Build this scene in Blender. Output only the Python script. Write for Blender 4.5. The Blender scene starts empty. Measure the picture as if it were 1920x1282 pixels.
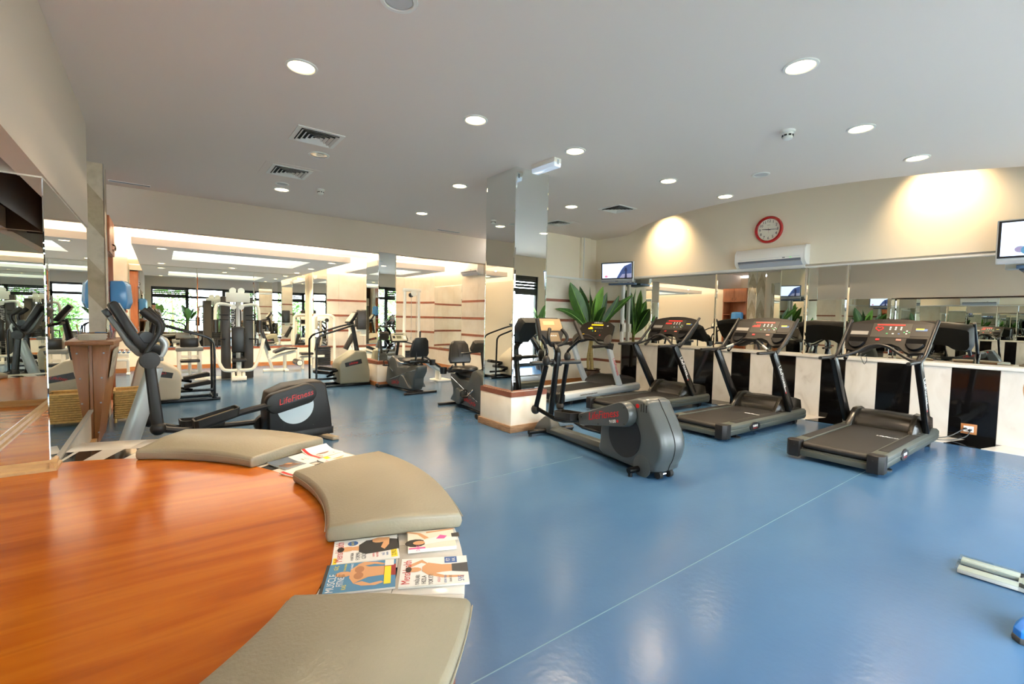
import bpy, bmesh, math, random
from math import sin, cos, pi, radians as R, sqrt, atan2
from mathutils import Vector, Matrix, Euler
random.seed(7)
SC = bpy.context.scene
COL = SC.collection

# ------------------------------------------------------------------ camera
cam_data = bpy.data.cameras.new('camera')
cam_data.sensor_width = 36.0
cam_data.lens = 870.91 / 1920 * 36.0
cam_data.clip_start = 0.02
cam = bpy.data.objects.new('camera', cam_data)
COL.objects.link(cam)
yaw, pitch, roll = R(37.23743629), R(-2.87020734), R(1.18089721)
fw = Vector((sin(yaw)*cos(pitch), cos(yaw)*cos(pitch), sin(pitch)))
rt = Vector((cos(yaw), -sin(yaw), 0))
up = rt.cross(fw)
rt2 = rt*cos(roll) + up*sin(roll)
up2 = -rt*sin(roll) + up*cos(roll)
CM = Matrix((rt2, up2, -fw)).transposed().to_4x4()
CM.translation = (0, 0, 1.38)
cam.matrix_world = CM
SC.camera = cam

# ------------------------------------------------------------------ world, exposure
world = bpy.data.worlds.new('world')
SC.world = world
world.use_nodes = True
bgn = world.node_tree.nodes['Background']
bgn.inputs['Color'].default_value = (0.86, 0.89, 1.0, 1)
bgn.inputs['Strength'].default_value = 27.0
SC.view_settings.view_transform = 'Standard'
SC.view_settings.look = 'None'
SC.view_settings.gamma = 1.0
SC.view_settings.use_curve_mapping = False
SC.view_settings.exposure = 0.0
SC.cycles.max_bounces = 14
SC.cycles.diffuse_bounces = 5
SC.cycles.glossy_bounces = 8
SC.cycles.transparent_max_bounces = 12
SC.cycles.sample_clamp_indirect = 6.0
SC.cycles.use_denoising = True
SC.cycles.caustics_refractive = False

DOWN_W = 28.0        # watts of one recessed lamp
COVE_W = 480.0        # watts of one cove strip

def area_light(name, loc, size, watts, color, rot=(0, 0, 0), size_y=None, spread=None, portal=False):
    d = bpy.data.lights.new(name, 'AREA')
    d.energy = watts
    d.color = color
    d.shape = 'RECTANGLE' if size_y else 'DISK'
    d.size = size
    if size_y: d.size_y = size_y
    if spread: d.spread = spread
    if portal: d.cycles.is_portal = True
    o = bpy.data.objects.new(name, d)
    COL.objects.link(o)
    o.location = loc
    o.rotation_euler = rot
    return o

def spot_light(name, loc, target, watts, color, angle, blend=0.6, radius=0.04):
    d = bpy.data.lights.new(name, 'SPOT')
    d.energy = watts; d.color = color; d.spot_size = angle; d.spot_blend = blend; d.shadow_soft_size = radius
    o = bpy.data.objects.new(name, d)
    COL.objects.link(o)
    o.location = loc
    o.rotation_euler = (Vector(target) - Vector(loc)).to_track_quat('-Z', 'Y').to_euler()
    return o

WARM = (1.0, 0.75, 0.48)
WARM2 = (1.0, 0.78, 0.54)
# daylight openings of the window wall behind the camera
area_light('window_portal', (4.3, -1.52, 1.35), 9.2, 1.0, (1, 1, 1), (R(90), 0, pi), 2.6, portal=True)
# cove strips of the far room (they sit on top of the hanging ceiling panels)
area_light('cove_light_front', (1.4, 9.66, 2.62), 3.3, COVE_W, (1.0, 0.86, 0.68), (R(180-40), 0, 0), 0.08)
area_light('cove_light_right', (3.16, 11.6, 2.62), 0.08, COVE_W*0.8, WARM2, (0, R(180-30), 0), 3.0)
area_light('cove_light_left', (-0.37, 11.7, 2.62), 0.08, COVE_W*0.5, WARM2, (0, R(180+30), 0), 3.0)
area_light('cove_light_second', (4.55, 9.74, 2.62), 1.3, COVE_W*0.55, WARM2, (R(180-40), 0, 0), 0.08)
area_light('cove_light_second_side', (5.38, 11.0, 2.62), 0.08, COVE_W*0.45, WARM2, (0, R(180-30), 0), 2.2)
# wall washers above the curved ceiling edge
spot_light('wall_washer_clock', (7.42, 5.42, 3.42), (7.9, 5.42, 2.90), 120, (1.0, 0.72, 0.40), R(100), 1.0)
spot_light('wall_washer_front', (7.42, 1.48, 3.46), (7.9, 1.46, 3.00), 120, (1.0, 0.72, 0.40), R(100), 1.0)

# ------------------------------------------------------------------ materials
def lin(c):
    return tuple(((x/255)/12.92 if x/255 <= 0.04045 else ((x/255+0.055)/1.055)**2.4) for x in c)

MATS = {}
def mat(name, rgb, rough=0.5, metal=0.0, spec=0.5, bump=0.0, bscale=60.0, var=0.0, vscale=4.0, coat=0.0, emit=None, estr=0.0):
    if name in MATS: return MATS[name]
    m = bpy.data.materials.new(name); m.use_nodes = True
    nt = m.node_tree; b = nt.nodes['Principled BSDF']
    c = lin(rgb) + (1,)
    b.inputs['Base Color'].default_value = c
    b.inputs['Roughness'].default_value = rough
    b.inputs['Metallic'].default_value = metal
    b.inputs['Specular IOR Level'].default_value = spec
    b.inputs['Coat Weight'].default_value = coat
    b.inputs['Coat Roughness'].default_value = 0.08
    if emit:
        b.inputs['Emission Color'].default_value = lin(emit) + (1,)
        b.inputs['Emission Strength'].default_value = estr
    if bump or var:
        tc = nt.nodes.new('ShaderNodeTexCoord')
    if bump:
        n = nt.nodes.new('ShaderNodeTexNoise'); n.inputs['Scale'].default_value = bscale; n.inputs['Detail'].default_value = 4
        bp = nt.nodes.new('ShaderNodeBump'); bp.inputs['Strength'].default_value = bump; bp.inputs['Distance'].default_value = 0.01
        nt.links.new(tc.outputs['Object'], n.inputs['Vector'])
        nt.links.new(n.outputs['Fac'], bp.inputs['Height']); nt.links.new(bp.outputs['Normal'], b.inputs['Normal'])
    if var:
        n = nt.nodes.new('ShaderNodeTexNoise'); n.inputs['Scale'].default_value = vscale; n.inputs['Detail'].default_value = 5
        rp = nt.nodes.new('ShaderNodeValToRGB')
        d = [max(0, x*(1-var)) for x in c[:3]]; l = [min(1, x*(1+var)) for x in c[:3]]
        rp.color_ramp.elements[0].position = 0.3; rp.color_ramp.elements[0].color = (*d, 1)
        rp.color_ramp.elements[1].position = 0.7; rp.color_ramp.elements[1].color = (*l, 1)
        nt.links.new(tc.outputs['Object'], n.inputs['Vector'])
        nt.links.new(n.outputs['Fac'], rp.inputs['Fac']); nt.links.new(rp.outputs['Color'], b.inputs['Base Color'])
    MATS[name] = m
    return m

def ramp_mat(name, stops, rough, scale=(1, 1, 1), noise=4.0, detail=6, distort=0.0, coord='Object', spec=0.5, coat=0.0, bump=0.0):
    m = bpy.data.materials.new(name); m.use_nodes = True
    nt = m.node_tree; b = nt.nodes['Principled BSDF']
    tc = nt.nodes.new('ShaderNodeTexCoord'); mp = nt.nodes.new('ShaderNodeMapping')
    mp.inputs['Scale'].default_value = scale
    n = nt.nodes.new('ShaderNodeTexNoise'); n.inputs['Scale'].default_value = noise; n.inputs['Detail'].default_value = detail
    n.inputs['Distortion'].default_value = distort
    rp = nt.nodes.new('ShaderNodeValToRGB')
    els = rp.color_ramp.elements
    els[0].position = stops[0][0]; els[0].color = lin(stops[0][1]) + (1,)
    els[1].position = stops[-1][0]; els[1].color = lin(stops[-1][1]) + (1,)
    for p, c in stops[1:-1]:
        e = els.new(p); e.color = lin(c) + (1,)
    L = nt.links.new
    L(tc.outputs[coord], mp.inputs['Vector']); L(mp.outputs['Vector'], n.inputs['Vector']); L(n.outputs['Fac'], rp.inputs['Fac'])
    L(rp.outputs['Color'], b.inputs['Base Color'])
    b.inputs['Roughness'].default_value = rough; b.inputs['Specular IOR Level'].default_value = spec
    b.inputs['Coat Weight'].default_value = coat; b.inputs['Coat Roughness'].default_value = 0.1
    if bump:
        bp = nt.nodes.new('ShaderNodeBump'); bp.inputs['Strength'].default_value = bump; bp.inputs['Distance'].default_value = 0.005
        L(n.outputs['Fac'], bp.inputs['Height']); L(bp.outputs['Normal'], b.inputs['Normal'])
    MATS[name] = m
    return m

M_ceil = mat('ceiling_paint', (234, 222, 213), 0.9)
M_ceil2 = mat('white_ceiling_paint', (248, 242, 236), 0.9)
M_beige = mat('beige_paint', (204, 190, 172), 0.85)
M_wallw = mat('cream_paint', (240, 228, 206), 0.8)
M_white = mat('white_gloss', (238, 236, 230), 0.35)
M_tile = ramp_mat('cream_marble_tile', [(0.35, (228, 216, 196)), (0.6, (240, 231, 214)), (0.75, (232, 222, 203))], 0.25, noise=2.5)
M_stripe = mat('brown_stripe', (132, 74, 50), 0.35, var=0.15, vscale=12)
M_base = ramp_mat('wood_skirting', [(0.3, (150, 92, 48)), (0.55, (178, 116, 66)), (0.8, (128, 78, 40))], 0.4, (1.5, 1.5, 14), 3)
M_oldwood = ramp_mat('worn_skirting', [(0.3, (112, 84, 58)), (0.55, (158, 124, 92)), (0.8, (98, 72, 50))], 0.55, (2, 2, 16), 3)
M_marble = ramp_mat('white_marble', [(0.26, (168, 158, 145)), (0.40, (204, 197, 186)), (0.62, (214, 208, 198)), (0.8, (194, 185, 172))], 0.2, (1, 1.6, 1.0), 1.8, 8, 0.7)
M_black = mat('black_granite', (10, 9, 9), 0.06, spec=0.35)
M_trav = ramp_mat('travertine_light', [(0.3, (204, 186, 160)), (0.55, (224, 208, 184)), (0.8, (212, 194, 168))], 0.45, noise=7)
M_trav2 = ramp_mat('travertine_dark', [(0.3, (172, 152, 122)), (0.55, (194, 174, 142)), (0.8, (180, 160, 128))], 0.5, noise=9)
M_platwood = ramp_mat('cherry_laminate', [(0.2, (146, 68, 8)), (0.45, (178, 90, 14)), (0.62, (192, 106, 22)), (0.85, (158, 76, 10))], 0.17, (0.42, 3.6, 1), 2.6, 9, 0.5, spec=0.42)
M_deskwood = ramp_mat('desk_laminate', [(0.3, (128, 76, 32)), (0.55, (148, 92, 44)), (0.8, (120, 70, 30))], 0.35, (5, 5, 0.5), 3, 6, 0.3)
M_cabwood = ramp_mat('cabinet_laminate', [(0.3, (160, 92, 56)), (0.55, (182, 110, 70)), (0.8, (150, 84, 50))], 0.35, (5, 5, 0.5), 3, 6, 0.3)
M_trimwood = ramp_mat('light_trim_wood', [(0.3, (178, 138, 88)), (0.6, (198, 158, 106)), (0.8, (168, 128, 80))], 0.35, (2, 2, 12), 3)
M_leather = mat('taupe_leather', (150, 140, 118), 0.36, bump=0.16, bscale=80, var=0.05, vscale=3)
M_darkpl = mat('charcoal_plastic', (27, 25, 24), 0.42, spec=0.35, bump=0.05, bscale=300)
M_blackpl = mat('black_plastic', (24, 23, 23), 0.38)
M_blacksat = mat('black_paint', (10, 10, 11), 0.25, spec=0.35)
M_rubber = mat('black_rubber', (18, 17, 16), 0.75)
M_belt = mat('running_belt', (23, 20, 17), 0.55, bump=0.1, bscale=200)
M_hood = mat('bronze_black_hood', (28, 24, 18), 0.26)
M_grgr = mat('grey_green_paint', (70, 74, 68), 0.4)
M_e2grey = mat('elliptical_grey', (67, 72, 72), 0.30)
M_pedalgr = mat('pedal_charcoal', (28, 26, 24), 0.5, spec=0.35)
M_silver = mat('silver_paint', (178, 178, 172), 0.32, metal=0.4)
M_lsilver = mat('light_silver', (190, 196, 198), 0.35, metal=0.3)
M_chrome = mat('chrome', (225, 225, 225), 0.08, metal=1.0)
M_console = mat('console_brown_black', (30, 26, 21), 0.5, spec=0.25)
M_panel = mat('console_panel_grey', (62, 58, 52), 0.5, spec=0.25)
M_panelk = mat('console_panel_dark', (40, 38, 36), 0.5, spec=0.25)
M_pocket = mat('cup_pocket', (10, 11, 14), 0.5, spec=0.2)
M_tan = mat('tan_console', (168, 142, 104), 0.3, metal=0.3)
M_red = mat('red_print', (190, 26, 28), 0.4)
M_whitep = mat('white_print', (235, 235, 232), 0.4)
M_blackp = mat('black_print', (24, 24, 26), 0.5)
M_led = mat('red_led', (120, 10, 8), 0.4, emit=(255, 50, 40), estr=1.1)
M_amber = mat('amber_led', (120, 80, 0), 0.4, emit=(255, 200, 20), estr=1.6)
M_yellow = mat('yellow_print', (240, 215, 40), 0.5)
M_blue = mat('blue_print', (52, 92, 150), 0.5)
M_pink = mat('pink_print', (226, 84, 150), 0.5)
M_green = mat('green_key', (60, 170, 110), 0.5)
M_beigem = mat('beige_machine', (200, 188, 164), 0.4)
M_stepper = mat('khaki_machine', (126, 124, 106), 0.4)
M_whitem = mat('white_machine_paint', (244, 240, 226), 0.3)
M_stack = mat('dark_grey_shroud', (60, 56, 50), 0.4)
M_pad = mat('black_vinyl_pad', (27, 24, 20), 0.3, bump=0.1, bscale=60)
M_blueb = mat('blue_plastic', (84, 150, 208), 0.15, spec=0.6)
M_wicker = mat('wicker', (206, 168, 98), 0.6, var=0.2, vscale=40)
M_paper = mat('paper', (238, 232, 218), 0.6)
M_cyan = mat('cover_blue', (70, 132, 170), 0.4)
M_skin = mat('skin', (196, 146, 108), 0.5, bump=0.03, bscale=200)
M_skinp = mat('printed_skin', (214, 156, 108), 0.4)
M_hair = mat('dark_hair', (34, 26, 20), 0.6, bump=0.4, bscale=90)
M_shirt = mat('white_cotton', (228, 226, 222), 0.8, bump=0.2, bscale=14)
M_khaki = mat('khaki_cotton', (92, 82, 58), 0.8, bump=0.2, bscale=14)
M_leaf = ramp_mat('banana_leaf', [(0.3, (46, 84, 28)), (0.6, (66, 108, 38)), (0.8, (40, 72, 26))], 0.4, (6, 1.2, 1), 3)
M_leaf2 = ramp_mat('banana_leaf_light', [(0.3, (112, 164, 62)), (0.6, (138, 188, 84)), (0.8, (98, 148, 54))], 0.4, (6, 1.2, 1), 3)
M_leafd = ramp_mat('banana_leaf_dark', [(0.3, (32, 62, 26)), (0.6, (46, 80, 34)), (0.8, (28, 52, 24))], 0.4, (6, 1.2, 1), 3)
M_stem = ramp_mat('plant_stem', [(0.3, (120, 104, 56)), (0.7, (150, 132, 78))], 0.6, (1, 1, 12), 5)
M_pot = mat('brown_glazed_pot', (52, 34, 22), 0.2)
M_soil = mat('soil', (48, 36, 26), 0.95, bump=0.8, bscale=40)
M_frame = mat('black_window_frame', (20, 22, 22), 0.4)
M_clockred = mat('clock_red', (158, 16, 20), 0.2, coat=0.5)
M_acw = mat('ac_white', (242, 240, 236), 0.3)
M_acg = mat('ac_grey', (170, 178, 190), 0.4)
M_dark = mat('dark_gap', (12, 12, 12), 0.8)
M_lampglow = mat('lamp_glow', (255, 240, 210), 0.5, emit=(255, 226, 170), estr=22.0)
M_lampoff = mat('lamp_reflector', (210, 214, 220), 0.12, metal=1.0)
M_shoeblue = mat('shoe_blue', (24, 110, 196), 0.5)
M_sock = mat('grey_sole', (70, 70, 68), 0.6)
M_foliage = mat('garden_foliage', (96, 142, 62), 0.6, var=0.5, vscale=6)
M_paving = mat('pale_paving', (226, 224, 216), 0.8)
M_outlet = mat('wooden_outlet_plate', (164, 108, 62), 0.4)
M_emlens = mat('emergency_lens', (214, 226, 240), 0.15, emit=(214, 230, 255), estr=0.35)
M_basket = mat('desk_basket', (150, 104, 66), 0.6, var=0.3, vscale=60)

def glass_mat(name, tint, gloss=0.1):
    m = bpy.data.materials.new(name); m.use_nodes = True
    nt = m.node_tree; nt.nodes.remove(nt.nodes['Principled BSDF'])
    o = nt.nodes['Material Output']
    t = nt.nodes.new('ShaderNodeBsdfTransparent'); t.inputs['Color'].default_value = (*tint, 1)
    g = nt.nodes.new('ShaderNodeBsdfGlossy'); g.inputs['Roughness'].default_value = 0.02
    mx = nt.nodes.new('ShaderNodeMixShader'); mx.inputs['Fac'].default_value = gloss
    nt.links.new(t.outputs[0], mx.inputs[1]); nt.links.new(g.outputs[0], mx.inputs[2]); nt.links.new(mx.outputs[0], o.inputs['Surface'])
    return m
M_glass = glass_mat('window_glass', (0.94, 0.97, 0.96), 0.06)
M_scaleglass = glass_mat('scale_glass', (0.90, 0.94, 0.93), 0.10)
M_plasticclear = glass_mat('clear_plastic', (0.9, 0.9, 0.92), 0.15)

def mirror_mat():
    m = bpy.data.materials.new('mirror_silver'); m.use_nodes = True
    b = m.node_tree.nodes['Principled BSDF']
    b.inputs['Base Color'].default_value = (0.86, 0.89, 0.87, 1)
    b.inputs['Metallic'].default_value = 1.0; b.inputs['Roughness'].default_value = 0.0
    return m
M_mirror = mirror_mat()

def floor_mat():
    m = bpy.data.materials.new('blue_resin_floor'); m.use_nodes = True
    nt = m.node_tree; b = nt.nodes['Principled BSDF']; L = nt.links.new
    tc = nt.nodes.new('ShaderNodeTexCoord')
    mp = nt.nodes.new('ShaderNodeMapping'); mp.inputs['Scale'].default_value = (1, 1.8, 1); mp.inputs['Rotation'].default_value = (0, 0, 0.5)
    n = nt.nodes.new('ShaderNodeTexNoise'); n.inputs['Scale'].default_value = 0.9; n.inputs['Detail'].default_value = 5
    mx = nt.nodes.new('ShaderNodeMix'); mx.data_type = 'RGBA'
    mx.inputs['A'].default_value = lin((53, 86, 122)) + (1,); mx.inputs['B'].default_value = lin((72, 107, 138)) + (1,)
    L(tc.outputs['Object'], mp.inputs['Vector']); L(mp.outputs['Vector'], n.inputs['Vector'])
    L(n.outputs['Fac'], mx.inputs['Factor']); L(mx.outputs['Result'], b.inputs['Base Color'])
    r2 = nt.nodes.new('ShaderNodeMapRange'); r2.inputs['To Min'].default_value = 0.17; r2.inputs['To Max'].default_value = 0.27
    L(n.outputs['Fac'], r2.inputs['Value']); L(r2.outputs[0], b.inputs['Roughness'])
    n2 = nt.nodes.new('ShaderNodeTexNoise'); n2.inputs['Scale'].default_value = 26; n2.inputs['Detail'].default_value = 2
    L(tc.outputs['Object'], n2.inputs['Vector'])
    bp = nt.nodes.new('ShaderNodeBump'); bp.inputs['Strength'].default_value = 0.10; bp.inputs['Distance'].default_value = 0.01
    L(n2.outputs['Fac'], bp.inputs['Height']); L(bp.outputs['Normal'], b.inputs['Normal'])
    return m
M_floor = floor_mat()

# ------------------------------------------------------------------ mesh builder
class MB:
    def __init__(s): s.v = []; s.f = []
    def add(s, v, f):
        o = len(s.v); s.v += [tuple(p) for p in v]; s.f += [tuple(i+o for i in q) for q in f]; return s
    def box(s, x0, x1, y0, y1, z0, z1):
        v = [(x0,y0,z0),(x1,y0,z0),(x1,y1,z0),(x0,y1,z0),(x0,y0,z1),(x1,y0,z1),(x1,y1,z1),(x0,y1,z1)]
        return s.add(v, [(0,3,2,1),(4,5,6,7),(0,1,5,4),(1,2,6,5),(2,3,7,6),(3,0,4,7)])
    def cbox(s, c, sx, sy, sz, M=None):
        b = MB().box(-sx/2, sx/2, -sy/2, sy/2, -sz/2, sz/2)
        M = M or Matrix.Identity(3)
        return s.add([Vector(c) + M @ Vector(p) for p in b.v], b.f)
    def prism(s, poly, a, b, axis='y'):
        """extrude a 2D polygon; axis y: poly is (x,z); axis x: poly is (y,z); axis z: poly is (x,y)"""
        n = len(poly)
        def P(p, t):
            return {'y': (p[0], t, p[1]), 'x': (t, p[0], p[1]), 'z': (p[0], p[1], t)}[axis]
        v = [P(p, a) for p in poly] + [P(p, b) for p in poly]
        f = [tuple(range(n))[::-1], tuple(range(n, 2*n))] + [(i, (i+1) % n, n+(i+1) % n, n+i) for i in range(n)]
        return s.add(v, f)
    def loft(s, rings, closed=True, caps=True):
        n = len(rings[0]); v = [p for r in rings for p in r]; f = []
        for k in range(len(rings)-1):
            for i in range(n if closed else n-1):
                j = (i+1) % n
                f.append((k*n+i, k*n+j, (k+1)*n+j, (k+1)*n+i))
        if caps and closed:
            f.append(tuple(range(n))[::-1]); f.append(tuple(range((len(rings)-1)*n, len(rings)*n)))
        return s.add(v, f)
    def tube(s, pts, r, n=8, caps=True, smooth=0, flat=1.0):
        pts = [Vector(p) for p in pts]
        rr = r if isinstance(r, (list, tuple)) else [r]*len(pts)
        if smooth:
            np_, nr = [], []
            for i in range(len(pts)-1):
                p0 = pts[max(i-1, 0)]; p1 = pts[i]; p2 = pts[i+1]; p3 = pts[min(i+2, len(pts)-1)]
                for k in range(smooth):
                    t = k/smooth
                    np_.append(0.5*((2*p1)+(p2-p0)*t+(2*p0-5*p1+4*p2-p3)*t*t+(3*p1-p0-3*p2+p3)*t**3))
                    nr.append(rr[i]*(1-t)+rr[i+1]*t)
            np_.append(pts[-1]); nr.append(rr[-1]); pts, rr = np_, nr
        rings = []; prev = None
        for i, p in enumerate(pts):
            t = (pts[min(i+1, len(pts)-1)] - pts[max(i-1, 0)]).normalized()
            if prev is None:
                a = Vector((0, 0, 1)) if abs(t.z) < 0.9 else Vector((0, 1, 0))
                nrm = t.cross(a).normalized()
            else:
                nrm = (prev - t*prev.dot(t)).normalized()
            prev = nrm; bn = t.cross(nrm)
            rings.append([p + nrm*cos(2*pi*k/n)*rr[i] + bn*sin(2*pi*k/n)*rr[i]*flat for k in range(n)])
        return s.loft(rings, True, caps)
    def cyl(s, p0, p1, r, n=16, r2=None):
        return s.tube([p0, p1], [r, r if r2 is None else r2], n)
    def lathe(s, prof, c=(0, 0, 0), axis='z', n=24, caps=True):
        rings = []
        for r, h in prof:
            ring = []
            for k in range(n):
                a = 2*pi*k/n; x, y = r*cos(a), r*sin(a)
                p = {'z': (x, y, h), 'y': (y, h, x), 'x': (h, x, y)}[axis]
                ring.append((c[0]+p[0], c[1]+p[1], c[2]+p[2]))
            rings.append(ring)
        return s.loft(rings, True, caps)
    def ell(s, c, rx, ry, rz, n=16, m=8):
        rings = []
        for i in range(1, m):
            t = -pi/2 + pi*i/m
            rings.append([(c[0]+rx*cos(t)*cos(2*pi*k/n), c[1]+ry*cos(t)*sin(2*pi*k/n), c[2]+rz*sin(t)) for k in range(n)])
        return s.loft(rings)

def mesh_of(name, mb, bevel=0.0, seg=2, ang=32, m=None):
    me = bpy.data.meshes.new(name)
    bm = bmesh.new()
    vs = [bm.verts.new(p) for p in mb.v]
    for f in mb.f:
        try: bm.faces.new([vs[i] for i in f])
        except ValueError: pass
    bmesh.ops.recalc_face_normals(bm, faces=bm.faces)
    if bevel:
        es = [e for e in bm.edges if len(e.link_faces) == 2 and e.calc_face_angle(0) > R(ang)]
        bmesh.ops.bevel(bm, geom=es, offset=bevel, segments=seg, profile=0.5, affect='EDGES', clamp_overlap=True)
    bm.to_mesh(me); bm.free()
    if m: me.materials.append(m)
    me.polygons.foreach_set('use_smooth', [True]*len(me.polygons))
    me.set_sharp_from_angle(angle=R(40))
    return me

def link(name, me, parent=None, loc=(0, 0, 0), rot=(0, 0, 0)):
    o = bpy.data.objects.new(name, me); COL.objects.link(o)
    o.parent = parent; o.location = loc; o.rotation_euler = rot
    return o
def part(name, mb, m, parent, bevel=0.0, seg=2, label=None, ang=32, loc=(0, 0, 0), rot=(0, 0, 0)):
    o = link(name, mesh_of(name, mb, bevel, seg, ang, m), parent, loc, rot)
    if label: o['label'] = label
    return o
def thing(name, label, cat, loc=(0, 0, 0), rz=0, group=None, rot=None):
    o = bpy.data.objects.new(name, None); COL.objects.link(o)
    o.empty_display_size = 0.1
    o.location = loc; o.rotation_euler = rot or (0, 0, rz); o['label'] = label; o['category'] = cat
    if group: o['group'] = group
    return o
def tag(o, label, cat, group=None):
    o['label'] = label; o['category'] = cat
    if group: o['group'] = group
    return o
def struct(name, mb, m, parent=None, bevel=0.0, label=None):
    o = part(name, mb, m, parent, bevel)
    if parent is None: o['kind'] = 'structure'
    if label: o['label'] = label
    return o
def sroot(name, label=None):
    o = bpy.data.objects.new(name, None); COL.objects.link(o); o['kind'] = 'structure'
    if label: o['label'] = label
    return o
TXT = {}
def text(name, body, size, m, parent, loc, rot=(0, 0, 0), shear=0.0, M=None, ext=0.0008, align='CENTER', sx=1.0):
    key = (body, size, shear, ext, m.name)
    if key not in TXT:
        c = bpy.data.curves.new(name, 'FONT')
        c.body = body; c.size = size; c.shear = shear; c.extrude = ext; c.align_x = align; c.align_y = 'CENTER'
        c.resolution_u = 2
        o = bpy.data.objects.new(name, c); COL.objects.link(o)
        bpy.context.view_layer.update()
        me = bpy.data.meshes.new_from_object(o.evaluated_get(bpy.context.evaluated_depsgraph_get()))
        bpy.data.objects.remove(o); bpy.data.curves.remove(c)
        me.materials.clear(); me.materials.append(m)
        TXT[key] = me
    o = bpy.data.objects.new(name, TXT[key]); COL.objects.link(o); o.parent = parent
    if M is not None: o.matrix_local = Matrix.Translation(loc) @ M.to_4x4() @ Matrix.Diagonal((sx, 1, 1, 1))
    else:
        o.location = loc; o.rotation_euler = rot; o.scale = (sx, 1, 1)
    return o
def copy_tree(o, parent=None):
    c = o.copy(); COL.objects.link(c); c.parent = parent
    for ch in o.children: copy_tree(ch, c)
    return c
def frame3(x, y):
    x = Vector(x).normalized(); z = x.cross(Vector(y)).normalized(); y = z.cross(x)
    return Matrix((x, y, z)).transposed()

M_recess = mat('dark_brown_recess', (70, 48, 30), 0.6)
# ------------------------------------------------------------------ room shell
H = 3.18; XL = -0.54; XR = 7.9; YB = 8.9; YN = -1.6; YF = 13.7
M_green2 = mat('joint_filler', (84, 126, 142), 0.4)
floor = struct('floor', MB().box(-1.9, 10.0, -1.8, 14.2, -0.12, 0.0), M_floor)
def joint(y, x0, x1): part('floor_joint', MB().box(x0, x1, y-0.0025, y+0.0025, -0.002, 0.0004), M_green2, floor)

joint(1.42, 0.9, 5.4); joint(3.25, 1.5, 3.4)

def curve_edge(y): return 11.35 - sqrt(4.57**2 - (y-3.45)**2)
arc = [(curve_edge(0.52+5.86*i/24), 0.52+5.86*i/24) for i in range(25)]
cp = [(-1.9, -1.75), (10.0, -1.75), (10.0, 0.4), (7.9, 0.4)] + arc + [(7.9, 6.5), (7.9, 7.32), (6.15, 7.32), (6.15, 9.1), (-1.9, 9.1)]
ceiling = struct('ceiling', MB().prism(cp, H, H+0.10, 'z'), M_ceil)
ceil2 = struct('ceiling.001', MB().box(6.3, 8.1, 0.1, 7.4, 3.62, 3.72), M_ceil)
struct('cove_leak_stop_1', MB().box(6.25, 6.32, 0.1, 7.45, H+0.05, 3.70), M_ceil)  # this and the next two: unseen boxes, added to block sky light leaking in
struct('cove_leak_stop_2', MB().box(6.25, 8.1, 0.04, 0.12, H+0.05, 3.70), M_ceil)
struct('cove_leak_stop_3', MB().box(6.25, 8.1, 7.3, 7.45, H+0.05, 3.70), M_ceil)
struct('ceiling.002', MB().box(-1.9, 6.4, 9.1, 14.2, 3.02, 3.12), M_ceil2)
# left wall: beige upper wall above the mirrored alcove
ml = MB().box(-0.66, XL, YN, 6.15, 2.18, H)
wall_left = struct('wall_left', ml, M_beige)
# lower left wall pieces: flush wall beyond the alcove and before it
lw = MB().box(-0.93, XL-0.012, 4.0, 6.15, 0.0, 2.18)
struct('wall_left.001', lw, M_tile)
struct('wall_left.002', MB().box(-0.93, XL-0.012, YN, 1.18, 0, 2.18), M_tile)
struct('wall_left.003', MB().box(-1.0, -0.94, YN, 6.15, 0, H), M_recess)
struct('wall_left.007', MB().box(-0.94, -0.66, YN, 6.15, 2.62, 2.70), M_recess)
struct('wall_left.008', MB().box(-0.94, -0.66, 4.0, 4.06, 2.18, 2.62), M_beige)
struct('wall_left.009', MB().box(-0.94, -0.66, 1.12, 1.18, 2.18, 2.62), M_recess)
struct('wall_left.004', MB().box(-1.9, -1.8, 6.0, 14.1, 0, 3.1), M_wallw)
struct('wall_left.005', MB().box(-1.8, -0.96, 6.0, 6.1, 0, H), M_wallw)
# window wall behind the camera
struct('wall_near', MB().box(-1.0, 10.0, YN-0.2, YN, 2.62, H), M_beige)
struct('wall_near.001', MB().box(-1.0, -0.30, YN-0.2, YN, 0, 2.62), M_beige)
struct('wall_near.002', MB().box(8.9, 10.0, YN-0.2, YN, 0, 2.62), M_beige)
struct('wall_right', MB().box(XR+0.03, XR+0.25, 0.3, 7.5, 0, 3.65), M_beige)
struct('wall_right.001', MB().box(9.6, 9.75, YN, 0.4, 0, H), M_wallw)
struct('wall_right.002', MB().box(XR+0.25, 9.7, 0.3, 0.42, 0, H), M_wallw)
up_wall = struct('wall_right.003', MB().box(XR-0.02, XR+0.03, 0.3, 7.3, 2.30, 3.65), M_wallw)
struct('trim_1', MB().prism([(XR-0.02, 2.25), (XR-0.055, 2.265), (XR-0.06, 2.30), (XR-0.02, 2.305)], 3.0, 7.3, 'y'), M_white)
struct('trim_2', MB().box(XR-0.024, XR-0.02, 0.3, 3.0, 2.25, 2.272), M_white)
# beam over the opening into the far room
struct('wall_back', MB().box(-1.9, 6.2, YB, YB+0.22, 2.62, H), M_beige)
# back wall behind the plant
struct('wall_back.001', MB().box(6.1, 8.1, 7.30, 7.5, 0, 3.65), M_wallw)
# far room walls
struct('wall_far', MB().box(-1.9, 3.4, YF, YF+0.2, 0, 3.1), M_wallw)
pier_right = struct('wall_far.001', MB().box(3.3, 6.4, 13.3, 13.9, 0, 3.1), M_wallw)
pier_left = struct('wall_far.002', MB().box(-1.9, -0.55, 13.35, 13.9, 0, 3.1), M_wallw)
wall_far_right = struct('wall_far_right', MB().box(6.2, 6.4, 7.4, 13.5, 0, 3.1), M_wallw)
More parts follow.
